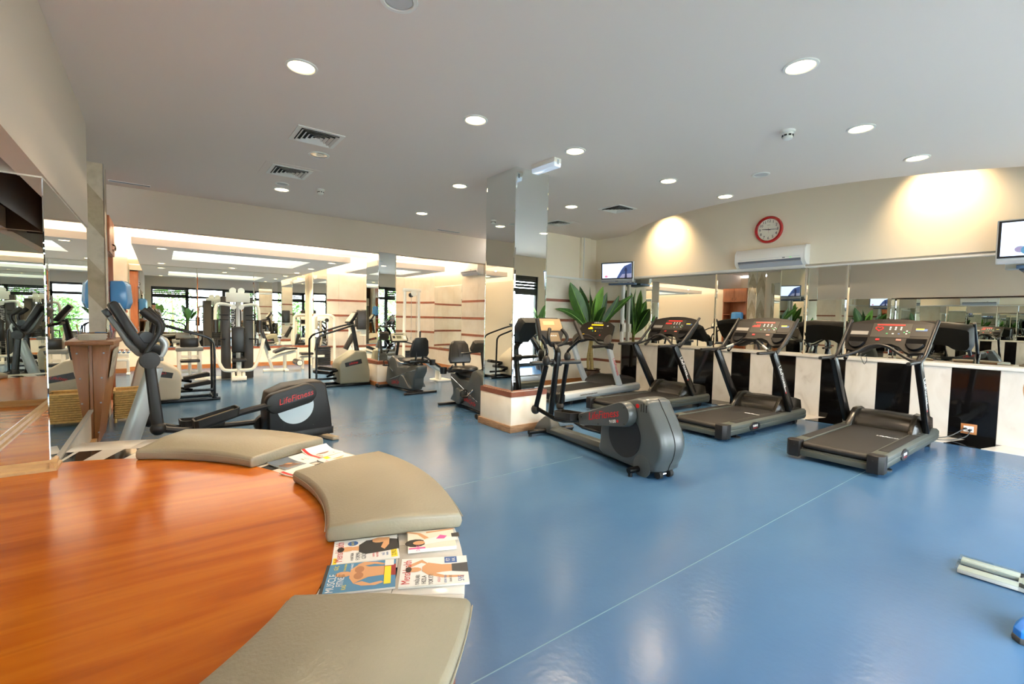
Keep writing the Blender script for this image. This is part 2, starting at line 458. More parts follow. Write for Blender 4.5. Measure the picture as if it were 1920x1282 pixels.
# rounded corner between pier and far right wall
cc = [(4.7+1.5*cos(R(90*i/10)), 11.8+1.5*sin(R(90*i/10))) for i in range(11)]
struct('wall_far_right.001', MB().prism(cc + [(4.7, 13.45), (6.35, 13.45), (6.35, 11.8)], 0, 3.1, 'z'), M_wallw)

# ---- tiled, striped wall cladding (tiles and stripes are pieces of their own)
STR = [0.50, 0.95, 1.37, 1.79]
def clad(parent, p0, p1, nrm, ztop, widths=1.0, base=True, zs=STR, strips=True, zbot=0.10, mirror=None):
    p0 = Vector((*p0, 0)); p1 = Vector((*p1, 0)); d = (p1-p0); Ln = d.length; d.normalize(); n = Vector((*nrm, 0))
    M = Matrix((d, -n, Vector((0, 0, 1)))).transposed()     # local x along the wall, local y into the wall
    def bx(a, b, z0, z1, t, nm, m, bev=0.0):
        mb = MB().box(a, b, -t, 0.002, z0, z1)
        mb.v = [tuple(p0 + M @ Vector(q)) for q in mb.v]
        return part(nm, mb, m, parent, bev, 1)
    cols = max(1, round(Ln/widths)); w = Ln/cols
    edges = [zbot] + [z for z in zs if z < ztop] + [ztop]
    for k in range(len(edges)-1):
        a = edges[k] + (0.027 if k else 0); b = edges[k+1] - (0.027 if k < len(edges)-2 else 0)
        for c in range(cols):
            if mirror and a > 0.5: continue
            bx(c*w+0.0015, (c+1)*w-0.0015, a+0.001, b-0.001, 0.012, 'tile', M_tile)
    if strips:
        for z in edges[1:-1]:
            if mirror and z > 0.52: continue
            for c in range(cols):
                bx(c*w+0.001, (c+1)*w-0.001, z-0.028, z+0.028, 0.018, 'stripe', M_stripe)
    if base: bx(0, Ln, 0, zbot, 0.02, 'skirting', M_base)
    return bx
wb = bpy.data.objects['wall_back.001']
clad(wb, (6.2, 7.3), (7.9, 7.3), (0, -1), 2.26, 0.85)
part('ledge', MB().box(6.2, 7.9, 7.255, 7.3, 2.26, 2.30), M_white, wb)
part('trunking', MB().box(7.36, 7.64, 7.24, 7.3, 2.30, 3.2), M_wallw, wb, 0.004)
part('pipe', MB().cyl((7.42, 7.225, 2.3), (7.42, 7.225, 3.18), 0.012, 8), M_white, wb)
clad(up_wall, (7.9, 7.3), (7.9, 6.52), (-1, 0), 2.26, 0.8)
bxp = clad(pier_right, (3.3, 13.3), (4.7, 13.3), (0, -1), 2.9, 0.75)
clad(pier_left, (-1.8, 13.35), (-0.55, 13.35), (0, -1), 2.9, 0.65)
for i in range(10):
    a0, a1 = R(90-9*i), R(90-9*(i+1))
    q0 = (4.7+1.5*cos(a0), 11.8+1.5*sin(a0)); q1 = (4.7+1.5*cos(a1), 11.8+1.5*sin(a1)); am = (a0+a1)/2
    clad(wall_far_right, q0, q1, (-cos(am), -sin(am)), 2.9, 1.0)
clad(wall_far_right, (6.2, 11.8), (6.2, 10.3), (-1, 0), 2.26, 0.75, mirror=True)
clad(wall_far_right, (6.2, 10.3), (6.2, 7.3), (-1, 0), 2.9, 0.75)
wfar = bpy.data.objects['wall_far']
clad(wfar, (-0.55, YF), (3.3, YF), (0, -1), 2.52, 0.96, mirror=True)

# ---- mirrors (each a sheet with bevelled border)
def mirror_sheet(label, corner, ux, w, h, nrm, group=None, t=0.006, b=0.018):
    o = Vector(corner); ux = Vector(ux).normalized(); n = Vector(nrm).normalized(); uz = Vector((0, 0, 1))
    def ring(i, off): return [o+ux*i+uz*i+n*off, o+ux*(w-i)+uz*i+n*off, o+ux*(w-i)+uz*(h-i)+n*off, o+ux*i+uz*(h-i)+n*off]
    mb = MB().loft([ring(0, 0), ring(0, t*0.4), ring(b, t)])
    me = mesh_of('wall_mirror', mb, m=M_mirror)
    me.polygons.foreach_set('use_smooth', [False]*len(me.polygons))
    return tag(link('wall_mirror', me), label, 'mirror', group)
g = 'mirror sheets on the treadmill wall'
mirror_sheet('wall mirror nearest the corner plant, behind the first treadmill', (7.93, 6.50, 0.93), (0, -1, 0), 2.06, 1.33, (-1, 0, 0), g)
mirror_sheet('wall mirror under the air conditioner, behind the second treadmill', (7.93, 4.43, 0.93), (0, -1, 0), 1.44, 1.33, (-1, 0, 0), g)
mirror_sheet('narrow wall mirror just to the right of the air conditioner', (7.93, 2.98, 0.93), (0, -1, 0), 0.53, 1.33, (-1, 0, 0), g)
mirror_sheet('long wall mirror behind the front treadmill, under the cut-off television', (7.93, 2.44, 0.93), (0, -1, 0), 2.12, 1.33, (-1, 0, 0), g)
mirror_sheet('mirror sheet on the left wall beside the reception counter', (XL-0.012, 4.0, 0.39), (0, 1, 0), 2.14, 1.78, (1, 0, 0), None, 0.002, 0.004)
mirror_sheet('mirror at the end of the alcove, facing the camera', (-0.935, 4.0, 0.40), (1, 0, 0), 0.385, 1.77, (0, -1, 0), None, 0.003, 0.005)
mirror_sheet('long mirror along the back of the alcove over the wooden platform', (-0.94, 1.19, 0.40), (0, 1, 0), 2.80, 1.77, (1, 0, 0))
mirror_sheet('mirror at the near end of the alcove, seen only by reflection', (-0.935, 1.18, 0.40), (1, 0, 0), 0.385, 1.77, (0, 1, 0))
mirror_sheet('mirror behind the reception counter between wall and stone column', (-1.2, 6.12, 0.5), (0, 1, 0), 1.4, 2.3, (1, 0, 0))
struct('wall_left.006', MB().box(-1.3, -1.2, 6.1, 7.7, 0, H), M_wallw)
gf = 'mirror sheets on the far wall'
for i, (a, b_, lb) in enumerate([(-0.54, 0.74, 'far wall mirror behind the beige stair climber'), (0.745, 1.965, 'far wall mirror behind the pec fly machine'), (1.97, 3.29, 'far wall mirror above the leg curl bench')]):
    mirror_sheet(lb, (a, YF-0.012, 0.53), (1, 0, 0), b_-a, 1.915, (0, -1, 0), gf)
mirror_sheet('narrow mirror on the pier beside the white cable arch', (3.32, 13.285, 0.53), (1, 0, 0), 0.36, 2.35, (0, -1, 0))
mirror_sheet('mirror on the right side wall of the far room', (6.195, 11.8, 0.53), (0, -1, 0), 1.5, 1.7, (-1, 0, 0))

# ---- trims around the alcove mirrors
def bar(name, a, b, prof_h, prof_d, side, m):
    a = Vector(a); b = Vector(b); d = (b-a).normalized(); n = Vector(side)
    ring = lambda p: [p, p+n*prof_d, p+n*prof_d*0.9+Vector((0,0,prof_h*0.3)), p+n*prof_d*0.55+Vector((0,0,prof_h*0.42)), p+n*prof_d*0.5+Vector((0,0,prof_h*0.8)), p+Vector((0,0,prof_h))]
    o = part(name, MB().loft([ring(a), ring(b)]), m, None); o['kind'] = 'structure'; return o
bar('trim_3', (-0.94, 4.0, 0.375), (XL+0.02, 4.0, 0.375), 0.07, 0.045, (0, -1, 0), M_trimwood)
bar('trim_4', (XL-0.012, 3.96, 0.375), (XL-0.012, 4.17, 0.375), 0.055, 0.035, (1, 0, 0), M_trimwood)
bar('trim_5', (-0.935, 1.19, 0.375), (-0.935, 4.0, 0.375), 0.07, 0.04, (1, 0, 0), M_trimwood)
bar('trim_6', (-0.93, 1.18, 0.375), (-0.55, 1.18, 0.375), 0.07, 0.04, (0, 1, 0), M_trimwood)
struct('trim_7', MB().box(XL-0.01, XL+0.006, 4.17, 6.15, 0.375, 0.395), mat('grey_trim', (150, 146, 138), 0.4))
struct('baseboard_left', MB().box(XL-0.012, XL+0.03, 4.7, 6.15, 0, 0.10), M_trimwood)

# ---- marble dado below the treadmill mirrors
dado = sroot('wall_dado')
dy = [6.50, 6.10, 5.60, 5.13, 4.80, 4.42, 4.09, 3.77, 3.40, 3.07, 2.72, 2.41, 2.04, 1.67, 1.28, 0.855, 0.42, 0.3]
for i in range(len(dy)-1):
    part('marble_panel', MB().box(XR, XR+0.025, dy[i+1]+0.0012, dy[i]-0.0012, 0.0, 0.885), M_black if i % 2 == 0 else M_marble, dado, 0.0015, 1)
part('ledge', MB().box(XR-0.02, XR+0.05, 0.3, 6.5, 0.888, 0.93), M_marble, dado, 0.004)
# floor border of marble in front of it
nb = 16
bord = sroot('trim_8')
yy = [6.5, 5.9, 5.2, 4.6, 3.95, 3.3, 2.62, 2.05, 1.45, 1.12, 0.80, 0.3]
for i in range(len(yy)-1):
    sh = 0.12
    pl = [(XR, yy[i]), (XR, yy[i+1]), (7.47, yy[i+1]+(sh if i+1 < len(yy)-1 else 0)), (7.47, yy[i]+(sh if i else 0))]
    part('marble_slab', MB().prism(pl, 0.0, 0.006, 'z'), M_black if i in (8, 6, 3) and i != 8 or i == 9 else M_marble, bord)

# ---- hanging ceiling panels of the far room
def tray(name, x0, x1, y0, y1, rx0, rx1, ry0, ry1):
    z0, z1 = 2.45, 2.56
    mb = MB()
    o = [(x0, y0), (x1, y0), (x1, y1), (x0, y1)]; i = [(rx0, ry0), (rx1, ry0), (rx1, ry1), (rx0, ry1)]
    v = [(*p, z0) for p in o] + [(*p, z0) for p in i] + [(*p, z1) for p in o] + [(*p, z1-0.02) for p in i]
    f = []
    for k in range(4):
        j = (k+1) % 4
        f += [(k, j, 4+j, 4+k), (k, j, 8+j, 8+k), (4+k, 4+j, 12+j, 12+k)]
    f += [(12, 13, 14, 15), (8, 9, 10, 11)]
    mb.add(v, f)
    t_ = struct(name, mb, M_ceil2)
    part('glowing_recess_top', MB().box(rx0+0.02, rx1-0.02, ry0+0.02, ry1-0.02, z1-0.035, z1-0.022), M_recessglow, t_)  # added glowing sheet, stands in for light inside the recess
    return t_
M_recessglow = mat('added_recess_glow', (236, 240, 230), 0.5, emit=(240, 246, 232), estr=2.0)
tray('ceiling_panel', -0.34, 3.13, 9.62, YF-0.015, 0.22, 2.5, 10.2, 11.9)
tray('ceiling_panel.001', 3.75, 5.35, 9.7, 12.0, 4.2, 5.0, 10.2, 11.4)

# ---- mirrored column with pedestal
def mirrored_column(x0, x1, y0, y1, ztop, label, wood, m_name):
    c = sroot('column', None)
    part('core', MB().box(x0+0.03, x1-0.03, y0+0.03, y1-0.03, 0.4, ztop), M_wallw, c)
    ped = part('pedestal', MB().box(x0, x1, y0, y1, 0.0, 0.43), M_tile, c, 0.003)
    w = (x1-x0)/3; d = (y1-y0)/4
    for k in range(3):
        part('stripe', MB().box(x0+k*w+0.001, x0+(k+1)*w-0.001, y0-0.006, y0+0.02, 0.43, 0.49), M_stripe, c)
        part('stripe', MB().box(x0+k*w+0.001, x0+(k+1)*w-0.001, y1-0.02, y1+0.006, 0.43, 0.49), M_stripe, c)
    for k in range(4):
        part('stripe', MB().box(x0-0.006, x0+0.02, y0+k*d+0.001, y0+(k+1)*d-0.001, 0.43, 0.49), M_stripe, c)
        part('stripe', MB().box(x1-0.02, x1+0.006, y0+k*d+0.001, y0+(k+1)*d-0.001, 0.43, 0.49), M_stripe, c)
    e = 0.022
    for a in ((x0-e, x1+e, y0-e, y0), (x0-e, x1+e, y1, y1+e), (x0-e, x0, y0, y1), (x1, x1+e, y0, y1)):
        part('skirting', MB().box(*a, 0, 0.085), wood, c, 0.003)
    zb = 0.495; h = ztop-zb
    mirror_sheet(m_name+', on its camera side', (x0+0.025, y0+0.03, zb), (1, 0, 0), x1-x0-0.05, h, (0, -1, 0))
    mirror_sheet(m_name+', on its left side', (x0+0.03, y0+0.025, zb), (0, 1, 0), y1-y0-0.05, h, (-1, 0, 0))
    mirror_sheet(m_name+', on its hidden right side', (x1-0.03, y0+0.025, zb), (0, 1, 0), y1-y0-0.05, h, (1, 0, 0))
    mirror_sheet(m_name+', on its hidden back', (x0+0.025, y1-0.03, zb), (1, 0, 0), x1-x0-0.05, h, (0, 1, 0))
mirrored_column(3.365, 3.93, 4.42, 5.09, H, None, M_oldwood, 'tall mirror of the central column')
mirrored_column(3.39, 3.80, 8.80, 9.52, 2.62, None, M_base, 'tall mirror of the column under the beam')

# ---- travertine column
tc_ = sroot('column', None)
part('core', MB().box(-1.15, -0.545, 7.72, 8.0, 0, H), M_trav, tc_)
def zig(face, w0, w1):
    """zig-zag courses of stone on one face: each slab is a piece"""
    n = 7; hh = 3.18/n
    for k in range(-1, n):
        z0 = k*hh
        wm = (w0+w1)/2
        poly = [(w0, z0), (wm, z0+hh*0.9), (w1, z0), (w1, z0+hh), (wm, z0+hh*1.9), (w0, z0+hh)]
        poly = [(a, min(max(b, 0.0), H)) for a, b in poly]
        zs = [b for a, b in poly]
        if max(zs)-min(zs) < 0.05: continue
        m = M_trav2 if k % 2 else M_trav
        if face == 'y': part('stone_slab', MB().prism(poly, 7.705, 7.722, 'y'), m, tc_)
        else: part('stone_slab', MB().prism(poly, -0.547, -0.527, 'x'), m, tc_)
zig('y', -1.15, -0.53); zig('x', 7.71, 8.0)
part('edge_strip', MB().box(-0.53, -0.52, 7.70, 7.715, 0, H), M_chrome, tc_)
part('edge_strip', MB().box(-0.53, -0.52, 7.99, 8.005, 0, H), M_chrome, tc_)

# ---- windows behind the camera: black frames, panes, louvres
wx = [-0.30, 1.15, 2.75, 4.35, 5.5, 6.7, 7.8, 8.9]
for i in range(len(wx)-1):
    x0, x1 = wx[i], wx[i+1]
    w = sroot('window_%d' % (i+1))
    y0, y1 = YN-0.11, YN-0.03
    part('frame', MB().box(x0, x0+0.07, y0, y1, 0, 2.62).box(x1-0.07, x1, y0, y1, 0, 2.62).box(x0, x1, y0, y1, 2.52, 2.62).box(x0, x1, y0, y1, 2.08, 2.2).box(x0, x1, y0, y1, 0, 0.09), M_frame, w)
    part('frame', MB().box(x0, x1, y0+0.01, y1-0.01, 0.93, 0.98), M_frame, w)
    part('pane', MB().box(x0+0.06, x1-0.05, YN-0.075, YN-0.069, 0.09, 0.93), M_glass, w)
    part('pane', MB().box(x0+0.06, x1-0.05, YN-0.075, YN-0.069, 0.98, 2.10), M_glass, w)
    if i % 2 == 0:
        for k in range(4):
            part('louvre', MB().box(x0+0.06, x1-0.05, y0, y1, 2.20+k*0.085, 2.262+k*0.085), M_frame, w)
    part('pane', MB().box(x0+0.06, x1-0.05, YN-0.075, YN-0.069, 2.2, 2.55), M_glass, w)

# ---- garden outside
struct('ground', MB().box(-14, 24, -16, YN-0.2, -0.15, -0.02), M_paving)
def bush(x, y, h, r, n, label):
    mb = MB(); rnd = random.Random(int(x*100+y*10))
    for k in range(n):
        a = rnd.uniform(0, 2*pi); t = rnd.random()**0.5; e = rnd.uniform(-1, 1)
        c = Vector((x+r*t*cos(a)*sqrt(1-e*e*0.6), y+r*t*sin(a)*0.6, h*0.5+h*0.5*e))
        d = Vector((rnd.uniform(-1, 1), rnd.uniform(-1, 1), rnd.uniform(-0.2, 1))).normalized()*rnd.uniform(0.10, 0.22)
        s_ = d.cross(Vector((rnd.uniform(-1, 1), rnd.uniform(-1, 1), 0.3))).normalized()*0.04
        nn = s_.cross(d).normalized()*0.012
        mb.add([c-d, c+s_, c+d, c-s_, c+nn, c-nn], [(0, 1, 4), (1, 2, 4), (2, 3, 4), (3, 0, 4), (1, 0, 5), (2, 1, 5), (3, 2, 5), (0, 3, 5)])
    root = thing('garden_bush', label, 'bush', (0, 0, 0))
    o = part('foliage', mb, M_foliage, root); o['kind'] = 'stuff'
    part('trunk', MB().tube([(x, y, -0.05), (x+0.05, y, h*0.4), (x-0.03, y, h*0.8)], [0.07, 0.05, 0.02], 6), M_stem, root)
for i, (x, y, h, r, lb) in enumerate([(-1.9, -4.2, 2.6, 0.8, 'leafy green bush outside the leftmost window'), (0.6, -6.4, 3.2, 1.1, 'tall green bush outside, behind the far mirror reflection of the palm'),
        (2.7, -4.2, 2.0, 0.75, 'low green bush outside the third window'), (4.9, -6.6, 3.4, 1.2, 'tallest green bush outside the fourth window'), (7.0, -4.4, 2.3, 0.9, 'round green bush outside the fifth window'), (9.8, -6.2, 3.0, 1.1, 'green bush outside the last window')]):
    bush(x, y, h, r, 900, lb)

# ------------------------------------------------------------------ round seating platform
PC = Vector((-0.92, 2.59, 0)); RO, RI, PZ = 2.15, 1.62, 0.38
def pp(r, a, z): return (PC.x+r*cos(R(a)), PC.y+r*sin(R(a)), z)
def sector(r0, r1, a0, a1, z0, z1, n):
    aa = [a0+(a1-a0)*i/n for i in range(n+1)]
    return MB().loft([[pp(r0, a, z0), pp(r1, a, z0), pp(r1, a, z1), pp(r0, a, z1)] for a in aa])
plat = thing('seating_platform', 'round wooden platform with black and white marble rim below the left mirrors', 'platform')
A0, A1 = -76.8, 76.8
# wood top: big circle cut by the alcove wall
arcw = [pp(RI-0.001, -89+178*i/60, 0)[:2] for i in range(61)]
top = [p for p in arcw if p[0] > XL+0.02]
ys = [p[1] for p in top]
poly = [(-0.93, 1.2), (XL-0.006, 1.2), (XL-0.006, min(ys))] + top + [(XL-0.006, max(ys)), (XL-0.006, 3.99), (-0.93, 3.99)]
part('wood_top', MB().prism(poly, PZ-0.03, PZ+0.001, 'z'), M_platwood, plat)
part('base', sector(2.06, RO-0.03, A0+2, A1-1.5, 0.0, PZ-0.03, 60), M_platwood, plat)
a = A1
for k in range(-11, 10):
    lo, hi = 4*(2*k), 4*(2*k+1)
    # black wedge between lo+4.. ; white wedge between
    for (b0, b1, m) in ((lo, hi, M_black), (hi, hi+4, M_marble)):
        b0, b1 = max(b0, A0), min(b1, A1)
        if b1-b0 > 0.3:
            part('marble_wedge', sector(RI+0.001, 1.885, b0+0.03, b1-0.03, PZ-0.03, PZ-0.001, 2), m, plat)
for (s_) in (1, -1):
    q_ = [pp(1.622, 76.83*s_, 0)[:2], pp(1.885, 76.83*s_, 0)[:2], (-0.549, PC.y+s_*sqrt(1.885**2-0.371**2)), (-0.549, PC.y+s_*sqrt(1.622**2-0.371**2))]
    part('marble_wedge', MB().prism(q_, PZ-0.03, PZ-0.001, 'z'), M_black, plat)
for k in range(14):
    b0 = -78.5+157*k/14; b1 = -78.5+157*(k+1)/14
    part('marble_rim', sector(1.886, RO, b0+0.02, b1-0.02, PZ-0.03, PZ-0.001, 5), M_marble, plat, 0.003)

def cushion(label, a0, a1):
    t = thing('seat_cushion', label, 'cushion', (0, 0, 0), 0, 'leather cushions on the platform rim')
    n = 22; rings = []
    for i in range(n+1):
        u = i/n
        a = a0+(a1-a0)*u
        e = min(u, 1-u)*n           # distance from the end in steps
        crown = 0.012*sin(pi*u)
        r0, r1 = 1.575, 2.185
        zt = PZ+0.072+crown
        rings.append([pp(r0+0.008, a, PZ+0.001), pp(r1-0.008, a, PZ+0.001), pp(r1, a, PZ+0.03), pp(r1-0.004, a, zt-0.012), pp(r1-0.02, a, zt-0.002), pp((r0+r1)/2, a, zt+0.012), pp(r0+0.02, a, zt-0.002), pp(r0+0.004, a, zt-0.012), pp(r0, a, PZ+0.03)])
    o = part('pad', MB().loft(rings), M_leather, t, 0.014, 3, ang=50)
    seam = [pp(1.573, a0+0.4+(a1-a0-0.8)*i/16, PZ+0.05) for i in range(17)]
    part('seam', MB().tube(seam, 0.0022, 5), M_leather, t)
    seam = [pp(2.187, a0+0.4+(a1-a0-0.8)*i/16, PZ+0.05) for i in range(17)]
    part('seam', MB().tube(seam, 0.0022, 5), M_leather, t)
    return t
cushion('taupe leather cushion farthest along the rim, near the left elliptical', 29, 60.5)
cushion('taupe leather cushion in the middle, between the two groups of magazines', -19.6, 13)
cushion('taupe leather cushion nearest the camera, at the bottom edge', -70, -37.2)

# ------------------------------------------------------------------ magazines
def magazine(label, c, ang, w, h, th, build, curl=0.0):
    t = thing('magazine', label, 'magazine', (c[0], c[1], PZ+0.0005), R(ang), 'magazines lying on the marble rim')
    n = 8; rings = []
    for i in range(n+1):
        x = -w/2+w*i/n; dz = curl*max(0, (i/n-0.45))**2
        rings.append([(x, -h/2, dz), (x, h/2, dz), (x, h/2, th+dz), (x, -h/2, th+dz)])
    part('pages', MB().loft(rings), M_paper, t)
    Z = th+0.0006
    def quad(nm, x0, x1, y0, y1, m, z=0):
        mb = MB(); k = 6
        rr = []
        for i in range(k+1):
            x = x0+(x1-x0)*i/k; dz = curl*max(0, ((x+w/2)/w-0.45))**2
            rr.append([(x, y0, Z+z+dz), (x, y1, Z+z+dz)])
        mb.loft(rr, False, False)
        return part(nm, mb, m, t)
    def poly(nm, pts, m, z=0.0004):
        return part(nm, MB().add([(x, y, Z+z) for x, y in pts], [tuple(range(len(pts)))]), m, t)
    def txt(s, size, x, y, m, sx=0.8, nm='lettering'): return text(nm, s, size, m, t, (x, y, Z+0.0007), sx=sx, ext=0.0001)
    build(quad, poly, txt, w/2, h/2)
    return t
def blob(cx, cy, rx, ry, n=12, rot=0): return [(cx+rx*cos(2*pi*i/n)*cos(rot)-ry*sin(2*pi*i/n)*sin(rot), cy+rx*cos(2*pi*i/n)*sin(rot)+ry*sin(2*pi*i/n)*cos(rot)) for i in range(n)]
M_coverw = mat('cover_white', (242, 238, 230), 0.3)
def cov_a(q, p, t, w, h):       # man in a black shirt with folded arms
    q('cover', -w, w, -h, h, M_coverw)
    q('corner_strip', -w, -w+0.05, h-0.018, h-0.004, M_yellow, 0.0003)
    p('neck', [(0.0, 0.055), (0.03, 0.055), (0.035, 0.02), (-0.01, 0.02)], M_skinp, 0.0004)
    p('head', blob(0.015, 0.078, 0.022, 0.032), M_skinp, 0.0006)
    p('hair', blob(0.016, 0.103, 0.023, 0.014), M_hair, 0.0008)
    p('shirt', [(-0.045, 0.0), (-0.02, 0.03), (0.04, 0.03), (0.075, 0.0), (0.078, -0.08), (0.06, -h), (-0.03, -h), (-0.04, -0.06)], M_blackp, 0.0007)
    p('arm', [(0.078, -0.02), (0.092, -0.05), (0.085, -0.10), (0.02, -0.095), (-0.02, -0.075), (0.0, -0.06), (0.055, -0.075)], M_skinp, 0.0009)
    p('arm', blob(0.065, -0.055, 0.022, 0.03), M_skinp, 0.0008)
    t('MensHealth', 0.046, 0.0, h-0.026, M_red, 0.78, 'title')
    p('badge', blob(0.062, 0.055, 0.022, 0.022), M_blue, 0.0005); t('EN İYİ', 0.014, 0.062, 0.055, M_yellow)
    t('4 HAFTADA', 0.017, -0.055, 0.055, M_blackp, 0.7); t('FORMA', 0.024, -0.055, 0.032, M_blackp, 0.8); t('GİRİN', 0.024, -0.055, 0.008, M_blackp, 0.8)
    t('HEMEN', 0.012, -0.06, -0.03, M_red); t('PROTEİN', 0.012, -0.06, -0.045, M_red); t('YAĞ', 0.014, -0.062, -0.07, M_blue); t('YAKIN', 0.012, -0.062, -0.085, M_blue)
    t('2.YIL!', 0.024, -0.06, -0.112, M_blackp); q('strip', -0.095, -0.03, -0.125, -0.100, M_yellow, 0.0003)
def cov_b(q, p, t, w, h):       # blue cover with a bare torso
    q('cover', -w, w, -h, h, M_cyan)
    p('head', blob(0.02, 0.062, 0.020, 0.030), M_skinp, 0.0008)
    p('torso', [(-0.05, 0.02), (-0.01, 0.038), (0.05, 0.038), (0.085, 0.01), (0.06, -0.03), (0.055, -0.09), (-0.01, -0.09), (-0.015, -0.03)], M_skinp, 0.0006)
    p('arm', [(0.085, 0.015), (0.1, -0.01), (0.092, -0.06), (0.075, -0.09), (0.065, -0.085), (0.078, -0.05), (0.07, -0.01)], M_skinp, 0.0005)
    p('arm', [(-0.05, 0.02), (-0.07, -0.01), (-0.075, -0.06), (-0.06, -0.09), (-0.05, -0.08), (-0.06, -0.04), (-0.04, -0.01)], M_skinp, 0.0005)
    p('chest', blob(0.0, 0.005, 0.025, 0.018), mat('printed_skin_shade', (176, 116, 74), 0.4), 0.0009); p('chest', blob(0.045, 0.005, 0.025, 0.018), MATS['printed_skin_shade'], 0.0009)
    p('shorts', [(-0.014, -0.088), (0.058, -0.088), (0.062, -h), (-0.02, -h)], mat('printed_red_shorts', (150, 28, 30), 0.5), 0.0010)
    q('masthead', -w, w, h-0.012, h, M_blackp, 0.0003)
    t('MUSCLE', 0.040, -0.035, h-0.035, M_coverw, 0.85, 'title'); t('FITNESS', 0.034, -0.02, h-0.066, M_coverw, 0.7, 'title')
    t('GÜÇ', 0.022, 0.07, h-0.04, M_yellow, 0.7); t('DAHA FAZLA', 0.012, 0.07, 0.06, M_yellow, 0.7); t('KAS', 0.022, -0.07, 0.05, M_yellow, 0.8); t('10 HAREKET', 0.012, 0.072, 0.035, M_coverw, 0.7)
    q('strip', -0.075, 0.05, -0.115, -0.09, M_yellow, 0.0012); t('KAS ve GÜÇ', 0.018, -0.015, -0.1025, M_red, 0.8)
    q('price_box', 0.055, 0.1, -0.125, -0.09, M_coverw, 0.0011)
def cov_c(q, p, t, w, h):       # pale dance picture
    q('cover', -w, w, -h, h, mat('cover_cream', (240, 226, 204), 0.3))
    p('hair', blob(-0.03, 0.07, 0.035, 0.045), M_hair, 0.0004)
    p('face', blob(-0.03, 0.055, 0.018, 0.026), M_skinp, 0.0006)
    p('body', [(-0.05, 0.03), (-0.01, 0.035), (0.015, -0.03), (0.0, -0.11), (-0.03, -0.11), (-0.035, -0.04)], M_coverw, 0.0005)
    p('arm', [(0.0, 0.03), (0.05, 0.06), (0.075, 0.11), (0.085, 0.10), (0.06, 0.045), (0.01, 0.01)], M_skinp, 0.0005)
    p('arm', [(0.07, 0.02), (0.085, -0.1), (0.075, -0.11), (0.055, 0.02)], M_skinp, 0.0005)
    p('sash', [(-0.005, -0.02), (0.03, -0.04), (0.015, -0.07), (-0.01, -0.055)], M_pink, 0.0007)
    p('shoe', [(0.0, -0.09), (0.035, -0.09), (0.04, -0.125), (-0.005, -0.125)], M_blackp, 0.0008)
    q('strip', -w, -w+0.012, 0.03, h-0.004, M_pink, 0.0003); t('DANS', 0.022, -0.078, 0.06, M_pink, 0.8, 'title')
def cov_d(q, p, t, w, h):       # shirtless man in jeans
    q('cover', -w, w, -h, h, M_coverw)
    p('head', blob(0.012, 0.078, 0.018, 0.028), M_skinp, 0.0007); p('hair', blob(0.014, 0.100, 0.02, 0.012), M_hair, 0.0009)
    p('torso', [(-0.03, 0.025), (0.0, 0.048), (0.03, 0.048), (0.06, 0.025), (0.04, -0.03), (0.038, -0.07), (-0.012, -0.07), (-0.015, -0.03)], M_skinp, 0.0006)
    p('arm', [(0.06, 0.03), (0.085, 0.05), (0.05, 0.10), (0.03, 0.105), (0.028, 0.095), (0.062, 0.052), (0.045, 0.02)], M_skinp, 0.0005)
    p('arm', [(-0.03, 0.025), (-0.055, -0.03), (-0.06, -0.11), (-0.048, -0.115), (-0.04, -0.04), (-0.018, 0.0)], M_skinp, 0.0005)
    p('jeans', [(-0.014, -0.068), (0.040, -0.068), (0.046, -h), (-0.026, -h)], mat('printed_jeans', (60, 62, 66), 0.5), 0.0008)
    t('MensHealth', 0.046, 0.0, h-0.026, M_red, 0.78, 'title')
    q('box', 0.05, 0.098, -0.09, -0.04, M_blue, 0.0003); t('FİT', 0.022, 0.074, -0.055, M_coverw); t('KAL', 0.018, 0.074, -0.077, M_coverw)
    t('YAĞLARI', 0.022, -0.06, 0.062, M_blackp, 0.75); t('HIZLA', 0.025, -0.062, 0.038, M_blackp, 0.8); t('YOK ET!', 0.024, -0.062, 0.012, M_blackp, 0.8)
    t('GÜÇLÜ', 0.013, -0.068, -0.018, M_red); t('UZUN YAŞA', 0.012, -0.066, -0.042, M_blue); t('DAHA İYİ', 0.012, -0.066, -0.062, M_blackp); t('595', 0.032, -0.068, -0.102, M_blue)
def cov_e(q, p, t, w, h):       # dark photograph page
    q('cover', -w, w, -h, h, M_coverw); q('photograph', -w, w, -0.02, h, mat('grey_blue_photo', (96, 108, 122), 0.25), 0.0003)
    p('figure', [(-0.08, 0.1), (0.02, 0.12), (0.08, 0.08), (0.05, 0.0), (-0.02, 0.02), (-0.07, -0.01)], mat('brown_photo', (92, 58, 36), 0.3), 0.0006)
    p('highlight', blob(0.0, 0.05, 0.03, 0.015, rot=0.6), M_skinp, 0.0008)
    t('HEDEF', 0.016, 0.0, -0.06, M_blackp); t('Spor ve beslenme', 0.011, 0.0, -0.085, M_blackp)
def cov_f(q, p, t, w, h):
    q('cover', -w, w, -h, h, M_coverw); p('picture', blob(0.02, 0.0, 0.05, 0.06), mat('brown_photo2', (120, 60, 44), 0.35), 0.0004)
    p('picture', blob(0.03, 0.02, 0.02, 0.03), M_skinp, 0.0006)
    q('strip', -w, w, h-0.03, h-0.006, M_red, 0.0003); t('FORM', 0.03, -0.05, h-0.05, M_red, 0.9, 'title'); t('yaz', 0.02, -0.06, -0.05, M_red)
